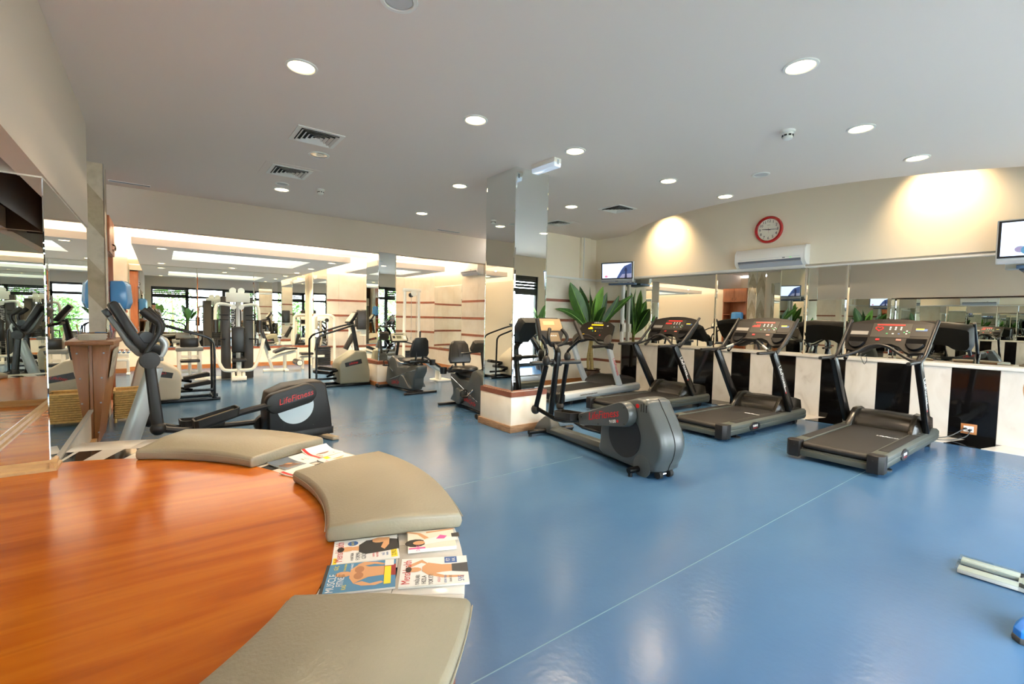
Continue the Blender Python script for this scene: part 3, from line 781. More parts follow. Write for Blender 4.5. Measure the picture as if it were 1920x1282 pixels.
def cov_g(q, p, t, w, h):
    q('cover', -w, w, -h, h, M_coverw); q('box', -0.06, -0.015, -0.03, 0.02, M_yellow, 0.0003); q('box', 0.03, 0.07, 0.02, 0.06, M_yellow, 0.0003)
    p('picture', blob(0.01, -0.02, 0.02, 0.05), M_skinp, 0.0005); p('picture', blob(0.05, -0.07, 0.02, 0.03), M_hair, 0.0005)
    t('SAĞLIK', 0.028, 0.0, h-0.03, M_pink, 0.8, 'title')
magazine('health magazine with a man in a black shirt, against the middle cushion', (0.690, 1.905), 70, 0.200, 0.265, 0.006, cov_a)
magazine('blue fitness magazine with a bare-chested man in red shorts', (0.597, 1.715), 66, 0.200, 0.265, 0.007, cov_b)
magazine('small cream magazine with a dancing woman, by the rim edge', (0.950, 1.812), 66, 0.165, 0.205, 0.016, cov_c)
magazine('health magazine with a shirtless man in grey jeans', (0.847, 1.587), 62, 0.200, 0.262, 0.007, cov_d)
magazine('open magazine with a dark photograph, partly under the far cushion', (0.715, 3.34), 112, 0.21, 0.26, 0.005, cov_e, 0.03)
magazine('magazine with a curled red and white cover at the far rim', (0.925, 3.455), 112, 0.19, 0.21, 0.005, cov_f, 0.10)
magazine('white magazine with red print beside the open magazine', (0.715, 3.12), 118, 0.15, 0.22, 0.006, cov_f, 0.02)
magazine('white magazine with yellow boxes, nearest the middle cushion at the outer rim', (0.97, 3.265), 114, 0.13, 0.22, 0.006, cov_g, 0.02)

# ------------------------------------------------------------------ treadmills
def rail_path(s):
    return [(0.70, s*0.385, 1.012), (1.02, s*0.385, 1.015), (1.16, s*0.388, 1.02), (1.25, s*0.392, 1.055), (1.33, s*0.398, 1.12), (1.70, s*0.408, 1.45)]
def treadmill(label, loc, rz=0, grip=False, pic='heart', group='black treadmills facing the mirror wall'):
    t = thing('treadmill', label, 'treadmill', loc, rz, group)
    part('deck_frame', MB().box(0.05, 2.04, -0.30, 0.30, 0.055, 0.115).box(0.02, 0.06, -0.30, 0.30, 0.045, 0.10), M_grgr, t, 0.004)
    bp = [(0.03, 0.150), (0.045, 0.178), (0.08, 0.186), (1.62, 0.186), (1.62, 0.120), (0.08, 0.118), (0.045, 0.125)]
    part('running_belt', MB().prism(bp, -0.272, 0.272, 'y'), M_belt, t, 0.012, 3)
    text('belt_mark', 'LifeFitness', 0.05, M_whitep, t, (1.05, -0.18, 0.1868), (0, 0, -pi/2), 0.2)
    for s in (-1, 1):
        pr = [(s*0.276, 0.19), (s*0.38, 0.19), (s*0.405, 0.165), (s*0.407, 0.128), (s*0.400, 0.124), (s*0.407, 0.118), (s*0.405, 0.085), (s*0.39, 0.055), (s*0.29, 0.055)]
        r_ = part('side_rail', MB().prism(pr, 0.09, 2.10, 'x'), M_grgr, t, 0.003)
        part('foot_strip', MB().box(0.28, 1.40, s*0.335-0.042, s*0.335+0.042, 0.188, 0.194), M_rubber, r_, 0.002)
        bm_ = [(-0.02, s*0.285), (-0.02, s*0.375), (0.02, s*0.412), (0.11, s*0.412), (0.11, s*0.285)]
        b_ = part('rear_bumper', MB().prism(bm_, 0.03, 0.196, 'z'), M_darkpl, t, 0.006)
        part('screw', MB().cyl((-0.022, s*0.33, 0.15), (-0.018, s*0.33, 0.15), 0.007, 8), M_blackpl, b_)
        if s < 0:
            bd = part('badge', MB().loft([[(0.66+0.125*cos(2*pi*k/20), -0.405, 0.115+0.058*sin(2*pi*k/20)) for k in range(20)], [(0.66+0.12*cos(2*pi*k/20), -0.416, 0.115+0.053*sin(2*pi*k/20)) for k in range(20)]]), M_blackpl, r_)
            text('lettering', '9500HR', 0.042, M_whitep, bd, (0.66, -0.4165, 0.122), (pi/2, 0, 0), sx=0.85)
            part('underline', MB().box(0.61, 0.71, -0.4168, -0.4158, 0.092, 0.098), M_red, bd)
        # leg levellers
        part('levelling_foot', MB().cyl((0.36, s*0.34, 0.0), (0.36, s*0.34, 0.012), 0.05, 14).cyl((0.36, s*0.34, 0.01), (0.36, s*0.34, 0.06), 0.012, 8), M_blackpl, t)
        part('wheel', MB().cyl((1.88, s*0.37, 0.04), (1.88, s*0.33, 0.04), 0.04, 14), M_rubber, t)
        # upright
        a = Vector((1.05, 0, 0.985)); b = Vector((1.60, 0, 0.19)); d = (b-a).normalized(); n = Vector((d.z, 0, -d.x))*-1
        if n.x < 0: n = -n
        ring = lambda p, w: [p+Vector((0, s*0.355, 0)), p+n*w+Vector((0, s*0.355, 0)), p+n*w+Vector((0, s*0.41, 0)), p+Vector((0, s*0.41, 0))]
        u = part('upright', MB().loft([ring(a, 0.095), ring(b, 0.12)]), M_blacksat, t, 0.006)
        if s < 0:
            mid = a+(b-a)*0.40+n*0.055
            Mx = frame3(d, n)   # text runs down the post
            text('lettering', 'LifeFitness', 0.085, M_whitep, u, (mid.x, -0.4115, mid.z), M=Matrix((d, -n if Vector((0,-1,0)).dot(d.cross(-n)) > 0 else n, Vector((0,-1,0)))).transposed(), shear=0.25)
            m2 = a+(b-a)*0.60+n*0.03
            text('lettering', '9500HR', 0.032, M_whitep, u, (m2.x, -0.4115, m2.z), M=Matrix((d, -n if Vector((0,-1,0)).dot(d.cross(-n)) > 0 else n, Vector((0,-1,0)))).transposed())
            m3 = a+(b-a)*0.67+n*0.03
            part('heart_mark', MB().cyl((m3.x, -0.4118, m3.z), (m3.x, -0.408, m3.z), 0.012, 10), M_red, u)
        part('handrail', MB().tube(rail_path(s), 0.019, 10, smooth=5), M_blackpl, t)
    # motor hood
    def hp(k): return [(1.50, 0.187), (1.53, 0.25+0.02*k), (1.60, 0.315+0.03*k), (1.70, 0.350+0.03*k), (1.82, 0.345+0.02*k), (1.98, 0.29), (2.09, 0.20), (2.09, 0.15), (1.50, 0.15)]
    rings = []
    for y in (-0.27, -0.18, 0, 0.18, 0.27): rings.append([(x, y, z) for x, z in hp(1-abs(y)/0.27*0.6)])
    hood = part('motor_hood', MB().loft(rings), M_hood, t, 0.0)
    for s in (-1, 1):
        ck = [(1.40, 0.19), (1.43, 0.24), (1.52, 0.33), (1.60, 0.385), (1.74, 0.39), (1.90, 0.34), (2.06, 0.20)]
        r0 = [(x, s*0.262, z) for x, z in ck]; r1 = [(x-0.02, s*0.31, z-0.005) for x, z in ck]; r2 = [(x+(0.14 if i > 2 else 0.09), s*0.352, min(z-0.02, 0.36)) for i, (x, z) in enumerate(ck)]
        r2 = [(min(x, 2.08), y, max(z, 0.19)) for x, y, z in r2]
        part('hood_cheek', MB().loft([r0, r1, r2]), M_hood, hood, 0.004)
    # console: sloped panel
    P0 = Vector((1.385, 0, 1.075)); V = Vector((0.30, 0, 0.345)).normalized(); U = Vector((0, -1, 0)); N = U.cross(V)   # U right as the user sees it, N towards user
    if N.x > 0: N = -N
    def cp_(u, v, w): return P0+U*u+V*v+N*w
    out = [(-0.36, 0.02), (-0.24, 0.0), (-0.19, 0.03), (-0.14, 0.09), (-0.06, 0.125), (0.06, 0.125), (0.14, 0.09), (0.19, 0.03), (0.24, 0.0), (0.36, 0.02), (0.39, 0.10), (0.405, 0.42), (0.38, 0.455), (0.28, 0.485), (0.14, 0.51), (0.0, 0.517), (-0.14, 0.51), (-0.28, 0.485), (-0.38, 0.455), (-0.405, 0.42), (-0.39, 0.10)]
    cons = part('console', MB().loft([[cp_(u*0.9, 0.06+v*0.84, -0.10) for u, v in out], [cp_(u, v, -0.03) for u, v in out], [cp_(u, v, 0.0) for u, v in out], [cp_(u*0.985, 0.005+v*0.98, 0.012) for u, v in out]]), M_console, t)
    def plate(nm, u0, u1, v0, v1, m, w=0.013, par=cons, th=0.002, lab=None):
        q = [(u0, v0), (u1, v0), (u1, v1), (u0, v1)]
        return part(nm, MB().loft([[cp_(a_, b_, w-0.004) for a_, b_ in q], [cp_(a_, b_, w+th) for a_, b_ in q]]), m, par)
    plate('instruction_panel', -0.375, -0.17, 0.25, 0.43, M_panelk); plate('instruction_panel', -0.365, -0.19, 0.255, 0.31, mat('notice_grey', (140, 136, 130), 0.3), 0.015)
    plate('display_panel', -0.165, 0.20, 0.225, 0.44, M_panel); plate('chart_panel', 0.205, 0.375, 0.25, 0.43, M_panelk)
    plate('led_strip', -0.125, 0.135, 0.405, 0.424, M_led, 0.016)
    if pic == 'heart':
        pts = []
        for k in range(25):
            a_ = 2*pi*k/24; pts.append((-0.095+0.0028*16*sin(a_)**3*0.8, 0.352+0.0022*(13*cos(a_)-5*cos(2*a_)-2*cos(3*a_)-cos(4*a_))))
        part('led_picture', MB().tube([cp_(a_, b_, 0.018) for a_, b_ in pts], 0.005, 6), M_led, cons)
    elif pic == 'hills':
        for k, hh in enumerate((0.02, 0.035, 0.03, 0.045, 0.04, 0.05)):
            plate('led_bar', -0.15+k*0.018, -0.15+k*0.018+0.013, 0.33, 0.33+hh, M_led, 0.016)
    else: plate('led_bar', -0.15, -0.04, 0.345, 0.37, M_led, 0.016)
    for k in range(3):
        plate('key', 0.0+k*0.05, 0.014+k*0.05, 0.365, 0.385, M_whitep, 0.016); plate('key', 0.0+k*0.05, 0.014+k*0.05, 0.34, 0.355, M_whitep, 0.016)
    for k, m in enumerate((M_green, M_whitep, M_blue)): plate('key', -0.02+k*0.055, -0.004+k*0.055, 0.275, 0.288, m, 0.016)
    for du, dv in ((0, 0.02), (0.022, 0), (-0.022, 0), (0, -0.02)): plate('key', 0.165+du-0.007, 0.165+du+0.007, 0.305+dv-0.006, 0.305+dv+0.006, M_green if du else M_whitep, 0.016)
    plate('stop_key', -0.10, -0.065, 0.175, 0.20, M_red, 0.016); plate('clip_socket', 0.09, 0.135, 0.18, 0.20, mat('salmon_key', (214, 120, 104), 0.4), 0.016)
    plate('chart', 0.24, 0.34, 0.33, 0.36, M_blue, 0.016); plate('chart', 0.24, 0.31, 0.345, 0.365, M_yellow, 0.017)
    for s in (-1, 1):
        pk = [(s*0.27+0.088*cos(R(180+180*k/12)), 0.165+0.125*sin(R(180+180*k/12))) for k in range(13)] + [(s*0.27+0.088, 0.215), (s*0.27-0.088, 0.215)]
        pk_ = part('cup_holder', MB().loft([[cp_(a_, b_, 0.008) for a_, b_ in pk], [cp_(a_, b_, 0.017) for a_, b_ in pk]]), mat('pocket_shade', (6, 6, 8), 0.8, spec=0.1), cons)  # flat plate, its black imitates the shade inside a deep pocket
        lip = [(a_, min(b_, 0.12)) for a_, b_ in pk]
        part('cup_lip', MB().loft([[cp_(a_, b_, 0.012) for a_, b_ in lip], [cp_(s*0.27+(a_-s*0.27)*0.9, b_, 0.045) for a_, b_ in lip]]), M_pocket, pk_, 0.003)
        part('bracket', MB().cyl((1.30, s*0.33, 0.99), cp_(-s*0.33, 0.12, -0.05), 0.022, 8), M_blackpl, t)
    Mt = Matrix((U, V, N)).transposed()
    text('lettering', 'LifeFitness', 0.045, M_blackp, cons, cp_(0, 0.478, 0.0135), M=Mt, shear=0.25)
    text('lettering', 'LifeFitness', 0.045, M_whitep, cons, cp_(0, 0.40, -0.098), M=Matrix((-U, V, -N)).transposed(), shear=0.25)
    # curved grab bar
    part('grab_bar', MB().tube([(1.12, 0.385, 1.015), (1.15, 0.30, 1.03), (1.22, 0.17, 1.10), (1.235, 0.09, 1.15), (1.24, 0.0, 1.17), (1.235, -0.09, 1.15), (1.22, -0.17, 1.10), (1.15, -0.30, 1.03), (1.12, -0.385, 1.015)], 0.017, 10, smooth=4), M_blackpl, t)
    if grip:
        part('sensor_grip', MB().ell((1.225, 0.0, 1.17), 0.035, 0.115, 0.024), M_console, t)
        for s in (-1, 1): part('grip_sleeve', MB().tube([(1.20, s*0.20, 1.085), (1.155, s*0.28, 1.042)], 0.0195, 10), M_silver, t)
    return t
treadmill('black treadmill nearest the camera, red heart on its display', (5.20, 1.66, 0), 0, False, 'heart')
treadmill('black treadmill below the clock, with an oval grip on its grab bar', (5.20, 3.125, 0), R(-1.5), True, 'hills')
treadmill('black treadmill between the silver one and the one below the clock', (5.24, 4.58, 0), R(-1), False, 'bar')
cord = part('safety_cord', MB().tube([(6.38, 1.80, 1.03), (6.385, 1.80, 1.01), (6.415, 1.795, 0.98), (6.41, 1.775, 0.945), (6.41, 1.755, 0.985), (6.385, 1.75, 1.01), (6.38, 1.75, 1.03)], 0.003, 6, smooth=4), M_blackpl, None)
tag(cord, 'thin black safety cord hanging from the nearest treadmill console', 'cord')

def silver_treadmill(label, loc, rz):
    t = thing('treadmill', label, 'treadmill', loc, rz)
    part('deck_frame', MB().box(0.06, 2.1, -0.33, 0.33, 0.06, 0.16), M_darkpl, t, 0.006)
    part('running_belt', MB().prism([(0.02, 0.17), (0.05, 0.205), (1.6, 0.21), (1.6, 0.15), (0.05, 0.14)], -0.27, 0.27, 'y'), M_belt, t, 0.01, 3)
    for s in (-1, 1):
        pr = [(s*0.29, 0.215), (s*0.385, 0.215), (s*0.42, 0.19), (s*0.43, 0.12), (s*0.40, 0.07), (s*0.3, 0.07)]
        sk = part('side_skirt', MB().prism(pr, 0.02, 2.22, 'x'), M_lsilver, t, 0.012, 3)
        part('rear_cap', MB().box(-0.04, 0.02, s*0.36-0.06, s*0.36+0.06, 0.06, 0.20), M_darkpl, t, 0.012)
        a = Vector((1.14, s*0.40, 0.92)); b = Vector((1.50, s*0.385, 0.215))
        ring = lambda p, w, d: [p+Vector((0, -0.03*d, 0)), p+Vector((w*0.5, -0.036*d, 0)), p+Vector((w, -0.03*d, 0)), p+Vector((w, 0.03*d, 0)), p+Vector((w*0.5, 0.036*d, 0)), p+Vector((0, 0.03*d, 0))]
        u = part('upright', MB().loft([ring(a, 0.11, 1), ring(a*0.5+b*0.5+Vector((-0.02, 0, 0)), 0.115, 1), ring(b, 0.14, 1)]), M_lsilver, t, 0.008)
        if s < 0:
            d = (b-a); d.y = 0; d.normalize(); nn = Vector((0, -1, 0)); yv = nn.cross(d)
            mid = a+(b-a)*0.5+Vector((0.055, -0.038, 0))
            text('lettering', 'LifeFitness', 0.085, M_red, u, mid, M=Matrix((d, yv, nn)).transposed(), shear=0.25)
            text('lettering', 'FlexDeck Shock Absorption System', 0.032, M_panelk, sk, (0.62, -0.4315, 0.15), (pi/2, 0, 0))
        part('handrail', MB().tube([(0.72, s*0.41, 0.935), (1.08, s*0.41, 0.945), (1.20, s*0.40, 0.96)], [0.028, 0.03, 0.045], 10, smooth=4), M_darkpl, t)
        part('rail_bracket', MB().loft([[(1.10, s*0.37, 0.90), (1.26, s*0.37, 0.86), (1.30, s*0.37, 0.98), (1.12, s*0.37, 0.99)], [(1.10, s*0.44, 0.90), (1.26, s*0.44, 0.86), (1.30, s*0.44, 0.98), (1.12, s*0.44, 0.99)]]), M_darkpl, t, 0.015)
    ck = [(1.48, 0.21), (1.52, 0.28), (1.62, 0.36), (1.75, 0.37), (1.95, 0.34), (2.15, 0.33), (2.2, 0.21)]
    part('motor_hood', MB().loft([[(x, -0.34, 0.21+(z-0.21)*0.7) for x, z in ck], [(x, -0.2, z) for x, z in ck], [(x, 0.2, z) for x, z in ck], [(x, 0.34, 0.21+(z-0.21)*0.7) for x, z in ck]]), M_darkpl, t)
    P0 = Vector((1.20, 0, 0.99)); V = Vector((0.24, 0, 0.37)).normalized(); U = Vector((0, -1, 0)); N = U.cross(V)
    if N.x > 0: N = -N
    cp_ = lambda u, v, w: P0+U*u+V*v+N*w
    out = [(-0.36, 0.0), (-0.2, 0.05), (0.2, 0.05), (0.36, 0.0), (0.40, 0.06), (0.36, 0.36), (0.26, 0.42), (0.0, 0.45), (-0.26, 0.42), (-0.36, 0.36), (-0.40, 0.06)]
    cons = part('console', MB().loft([[cp_(u*0.85, 0.04+v*0.85, -0.11) for u, v in out], [cp_(u, v, -0.02) for u, v in out], [cp_(u*0.98, v*0.985+0.004, 0.012) for u, v in out]]), M_console, t)
    def plate(nm, u0, u1, v0, v1, m, w=0.013):
        q = [(u0, v0), (u1, v0), (u1, v1), (u0, v1)]
        return part(nm, MB().loft([[cp_(a_, b_, w-0.004) for a_, b_ in q], [cp_(a_, b_, w+0.003) for a_, b_ in q]]), m, cons)
    plate('led_strip', -0.13, 0.13, 0.345, 0.37, M_amber); plate('led_picture', -0.17, -0.07, 0.265, 0.29, M_amber); plate('led_picture', -0.14, -0.09, 0.29, 0.31, M_amber)
    for k in range(6): plate('key', -0.03+k*0.032, -0.018+k*0.032, 0.285, 0.30, mat('grey_key', (130, 128, 124), 0.4))
    for k, m in enumerate((M_panel, M_green, M_amber, M_panel, M_panel)): plate('key', -0.12+k*0.06, -0.10+k*0.06, 0.215, 0.235, m)
    plate('start_key', -0.25, -0.21, 0.12, 0.155, M_amber); plate('stop_key', 0.13, 0.155, 0.13, 0.155, M_red); plate('slot', -0.1, 0.08, 0.11, 0.14, M_pocket); plate('sticker', 0.22, 0.25, 0.33, 0.35, M_whitep)
    for s in (-1, 1):
        e = part('side_paddle', MB().ell((0, 0, 0), 0.03, 0.075, 0.11), M_panel, cons)
        e.location = cp_(s*0.36, 0.05, 0.02); e.rotation_euler = (0, R(33), 0)
    text('lettering', 'LifeFitness', 0.045, M_whitep, cons, cp_(0, 0.405, 0.0135), M=Matrix((U, V, N)).transposed(), shear=0.25)
    part('grab_bar', MB().tube([(1.18, 0.39, 0.965), (1.10, 0.30, 0.98), (1.06, 0.15, 1.09), (1.06, -0.02, 1.11), (1.10, -0.14, 1.06), (1.13, -0.22, 0.98), (1.18, -0.39, 0.965)], 0.02, 10, smooth=4), M_darkpl, t)
    for s in (-1, 1):
        part('levelling_foot', MB().cyl((0.3, s*0.3, 0), (0.3, s*0.3, 0.07), 0.04, 12), M_blackpl, t)
        part('levelling_foot', MB().cyl((1.9, s*0.3, 0), (1.9, s*0.3, 0.07), 0.04, 12), M_blackpl, t)
    return t
silver_treadmill('silver treadmill with amber display in front of the potted plant', (5.05, 5.72, 0), R(6))

# ------------------------------------------------------------------ elliptical trainers
def script_logo(body, size, m, par, loc, xd, yd, shear=0.3, nm='lettering'):
    xd = Vector(xd).normalized(); yd = Vector(yd); yd = (yd-xd*yd.dot(xd)).normalized(); zd = xd.cross(yd)
    return text(nm, body, size, m, par, loc, M=Matrix((xd, yd, zd)).transposed(), shear=shear)
E2 = thing('elliptical_trainer', 'grey elliptical trainer with red lettering in front of the central column', 'elliptical trainer', (3.56, 2.5, 0), R(83))
# drive housing (rear), profile in the x-z plane
hs = [(0.56, 0.06), (0.60, 0.20), (0.57, 0.40), (0.42, 0.52), (0.30, 0.62), (0.12, 0.69), (0.0, 0.685), (-0.05, 0.62), (-0.13, 0.50), (-0.20, 0.36), (-0.205, 0.25), (-0.16, 0.13), (-0.06, 0.05)]
def spoly(pts, k=4, sharp=()):
    out = []; n = len(pts)
    for i in range(n):
        p0, p1, p2, p3 = [Vector(pts[(i+j) % n]) for j in (-1, 0, 1, 2)]
        if i in sharp or (i+1) % n in sharp and False: p0 = p1
        for q in range(k):
            t = q/k; out.append(tuple(0.5*((2*p1)+(p2-p0)*t+(2*p0-5*p1+4*p2-p3)*t*t+(3*p1-p0-3*p2+p3)*t**3)))
    return out
hs = spoly(hs)
hou = part('drive_housing', MB().loft([[(0.2+(x-0.2)*k, y, 0.35+(z-0.35)*k) for x, z in hs] for y, k in ((-0.156, 0.90), (-0.148, 0.945), (-0.125, 0.975), (-0.08, 0.993), (0, 1.0), (0.08, 0.993), (0.125, 0.975), (0.148, 0.945), (0.156, 0.90))]), M_e2grey, E2)
part('centre_seam', MB().tube([(0.2+(x-0.2)*1.004, 0, 0.35+(z-0.35)*1.004) for x, z in hs[24:49]], 0.0035, 6), M_dark, hou)
for s in (-1, 1):
    part('crank_disc', MB().cyl((0.245, s*0.150, 0.32), (0.245, s*0.162, 0.32), 0.205, 36), M_blackpl, hou)
    for k in range(3): part('vent_slot', MB().box(-0.02+k*0.03, -0.008+k*0.03, min(s*0.135, s*0.156), max(s*0.135, s*0.156), 0.575, 0.655-abs(k-1)*0.012), M_dark, hou, rot=(0, R(0), 0))
    part('wheel_cover', MB().cyl((0.02, s*0.14, 0.09), (0.02, s*0.158, 0.09), 0.10, 24), M_e2grey, hou, 0.004)
# crank covers: near (left) one upper, far one lower
def crank_cover(par, s, x0, z0, x1, z1, r0, r1, mt, logo=None):
    d = Vector((x1-x0, 0, z1-z0)); L = d.length; d.normalize(); n = Vector((-d.z, 0, d.x))
    pts = []
    for k in range(9):
        a = R(90+180*k/8); pts.append(Vector((x0, 0, z0))+n*(r0*sin(a))+d*(r0*cos(a)))
    for k in range(5):
        a = R(-90+180*k/4); pts.append(Vector((x1, 0, z1))+n*(r1*sin(a))+d*(r1*0.35*cos(a)))
    ya, yb = s*0.165, s*0.255
    o = part('crank_cover', MB().loft([[p+Vector((0, ya, 0)) for p in pts], [p+Vector((0, ya+(yb-ya)*0.7, 0)) for p in pts], [(Vector((x0, 0, z0))+(p-Vector((x0, 0, z0)))*0.93)+Vector((0, yb, 0)) for p in pts]]), mt, par)
    return o
cv = crank_cover(E2, 1, 0.20, 0.53, 0.82, 0.36, 0.115, 0.055, M_e2grey)
script_logo('LifeFitness', 0.105, M_red, cv, (0.44, 0.2565, 0.48), (-0.62, 0, 0.17), (0, 0, 1))
script_logo('9100', 0.045, M_whitep, cv, (0.30, 0.2565, 0.445), (-0.62, 0, 0.17), (0, 0, 1), 0)
part('heart_mark', MB().cyl((0.235, 0.2545, 0.462), (0.235, 0.257, 0.462), 0.014, 10), M_red, cv)
part('red_sticker', MB().cyl((0.09, 0.1555, 0.62), (0.09, 0.159, 0.62), 0.020, 12), M_red, hou)
for q in ((0.76, 0.40), (0.16, 0.60), (0.15, 0.45), (0.5, 0.38)): part('screw', MB().cyl((q[0], 0.25, q[1]), (q[0], 0.2565, q[1]), 0.008, 8), M_blackpl, cv)
cvr = crank_cover(E2, -1, 0.28, 0.12, 0.85, 0.17, 0.10, 0.055, M_e2grey)
def pedal(par, s, x0, x1, z0, z1, m, lat):
    """tray pedal between (x0,z0) rear and (x1,z1) front"""
    w = 0.085
    def base(x, z, t): return Vector((x, lat*s+t, z))
    ol = []
    for t, f in ((-w, 0.0), (-w, 0.8), (-w*0.55, 0.97), (0, 1.0), (w*0.55, 0.97), (w, 0.8), (w, 0.0), (w*0.6, -0.04), (-w*0.6, -0.04)):
        ol.append((t, f))
    pt = lambda t, f, dz: base(x0+(x1-x0)*f, z0+(z1-z0)*f+dz, t)
    o = part('pedal', MB().loft([[pt(t, f, -0.03) for t, f in ol], [pt(t, f, 0.0) for t, f in ol]]), m, par, 0.004)
    mb = MB()
    mb.loft([[pt(t, f, -0.01) for t, f in ol], [pt(t*1.04, 0.5+(f-0.5)*1.03, 0.05) for t, f in ol], [pt(t*0.9, 0.5+(f-0.5)*0.94, 0.05) for t, f in ol], [pt(t*0.9, 0.5+(f-0.5)*0.94, 0.004) for t, f in ol]], True, False)
    part('pedal_rim', mb, m, o)
    part('tread', MB().loft([[pt(t*0.85, 0.5+(f-0.5)*0.9, 0.0) for t, f in ol], [pt(t*0.85, 0.5+(f-0.5)*0.9, 0.006) for t, f in ol]]), mat('tread_tan', (120, 108, 88), 0.8, bump=0.6, bscale=90), o)
    return o
pedal(E2, 1, 0.86, 1.20, 0.37, 0.34, M_pedalgr, 0.235)
pedal(E2, -1, 0.92, 1.32, 0.19, 0.22, M_pedalgr, 0.235)
part('link_rail', MB().tube([(0.78, 0.215, 0.36), (1.10, 0.22, 0.29), (1.22, 0.245, 0.285), (1.53, 0.30, 0.36)], [0.028, 0.026, 0.024, 0.024], 8), M_blacksat, E2, label='black bent link rail')
part('link_rail', MB().tube([(0.84, -0.215, 0.15), (1.3, -0.22, 0.13), (1.55, -0.25, 0.16), (1.88, -0.30, 0.25)], [0.028, 0.026, 0.024, 0.024], 8), M_blacksat, E2)
part('base_beam', MB().loft([[(0.45, -0.07, 0.03), (0.45, 0.07, 0.03), (0.45, 0.085, 0.09), (0.45, 0.05, 0.135), (0.45, -0.05, 0.135), (0.45, -0.085, 0.09)], [(1.72, -0.07, 0.035), (1.72, 0.07, 0.035), (1.72, 0.08, 0.075), (1.72, 0.045, 0.105), (1.72, -0.045, 0.105), (1.72, -0.08, 0.075)]]), M_e2grey, E2, 0.008)
part('lower_frame', MB().box(0.0, 1.7, -0.05, 0.05, 0.015, 0.04), M_blackpl, E2)
part('post_shroud', MB().loft([[(1.52, -0.08, 0.03), (1.52, 0.08, 0.03), (1.86, 0.12, 0.02), (1.86, -0.12, 0.02)], [(1.55, -0.075, 0.11), (1.55, 0.075, 0.11), (1.80, 0.10, 0.12), (1.80, -0.10, 0.12)], [(1.60, -0.055, 0.20), (1.60, 0.055, 0.20), (1.71, 0.06, 0.21), (1.71, -0.06, 0.21)]]), M_e2grey, E2, 0.02, 3)
for s in (-1, 1):
    part('stabiliser', MB().cyl((1.64, 0, 0.05), (1.64, s*0.32, 0.05), 0.028, 12).cyl((1.64, s*0.30, 0.0), (1.64, s*0.30, 0.03), 0.02, 8), M_blacksat, E2)
    part('stabiliser', MB().cyl((0.06, s*0.08, 0.055), (0.06, s*0.27, 0.055), 0.028, 12).cyl((0.06, s*0.25, 0.0), (0.06, s*0.25, 0.04), 0.02, 10), M_blacksat, E2)
    part('wheel', MB().cyl((-0.10, s*0.045, 0.035), (-0.10, s*0.085, 0.035), 0.035, 14), M_rubber, E2)
part('axle', MB().cyl((-0.10, -0.05, 0.035), (-0.10, 0.05, 0.035), 0.01, 8), M_chrome, E2)
part('mast', MB().tube([(1.67, 0, 0.16), (1.565, 0, 0.86)], 0.036, 12), M_blacksat, E2, label='black mast')
part('mast_top', MB().tube([(1.565, 0, 0.84), (1.55, 0, 0.95), (1.555, 0, 1.0), (1.60, 0, 1.06), (1.64, 0, 1.09)], [0.045, 0.042, 0.040, 0.036, 0.03], 12, smooth=4), M_blacksat, E2)
part('crossbar', MB().cyl((1.575, -0.36, 0.87), (1.575, 0.36, 0.87), 0.024, 12).cyl((1.575, -0.06, 0.87), (1.575, 0.06, 0.87), 0.045, 14), M_blackpl, E2)
for s, lo, ball, elb, gb, gt in ((1, (1.54, 0.34), (1.36, 0.92), (1.35, 1.03), (1.42, 1.16), (1.50, 1.38)), (-1, (1.88, 0.27), (1.74, 0.92), (1.72, 1.0), (1.50, 1.15), (1.66, 1.36))):
    y = s*0.29
    ar = part('swing_arm', MB().tube([(lo[0], s*0.30, lo[1]), (ball[0], y, ball[1]-0.06)], [0.030, 0.030], 10), M_blacksat, E2)
    part('knuckle', MB().ell((lo[0], s*0.30, lo[1]), 0.055, 0.05, 0.055), M_pedalgr, ar)
    part('knuckle', MB().ell((ball[0], y, ball[1]), 0.045, 0.042, 0.062), M_pedalgr, ar)
    part('handlebar', MB().tube([(ball[0], y, ball[1]+0.04), (elb[0], y, elb[1]), ((elb[0]+gb[0])/2, s*0.31, elb[1]+0.09), (gb[0], s*0.33, gb[1])], 0.017, 10, smooth=4), M_blacksat, ar)
    part('grip', MB().tube([(gb[0], s*0.33, gb[1]-0.01), (gt[0], s*0.33, gt[1])], 0.024, 10), M_pedalgr, ar)
    part('inner_handle', MB().tube([(1.62, s*0.03, 1.07), (1.58, s*0.09, 1.09), (1.55, s*0.13, 1.14), (1.56, s*0.13, 1.20), (1.60, s*0.085, 1.27)], 0.021, 10, smooth=4), M_pedalgr, E2)
# console of E2, seen from behind the user: tan face tilted to the user
P0 = Vector((1.60, 0, 1.10)); V = Vector((0.16, 0, 0.3)).normalized(); U = Vector((0, -1, 0)); N = Vector((-V.z, 0, V.x))
cp2 = lambda u, v, w: P0+U*u+V*v+N*w
oc = [(-0.10, 0.0), (0.10, 0.0), (0.115, 0.06), (0.17, 0.13), (0.19, 0.18), (0.17, 0.31), (0.14, 0.34), (-0.14, 0.34), (-0.17, 0.31), (-0.19, 0.18), (-0.17, 0.13), (-0.115, 0.06)]
con2 = part('console', MB().loft([[cp2(u*0.85, 0.03+v*0.85, -0.10) for u, v in oc], [cp2(u, v, -0.02) for u, v in oc], [cp2(u*0.97, v, 0.0) for u, v in oc]]), M_blackpl, E2)
def plate2(nm, u0, u1, v0, v1, m, w=0.001):
    q = [(u0, v0), (u1, v0), (u1, v1), (u0, v1)]
    return part(nm, MB().loft([[cp2(a_, b_, w-0.003) for a_, b_ in q], [cp2(a_, b_, w+0.002) for a_, b_ in q]]), m, con2)
plate2('face_plate', -0.165, 0.165, 0.165, 0.325, M_tan); plate2('keypad', -0.085, 0.085, 0.02, 0.14, mat('keypad_brown', (120, 100, 74), 0.35))
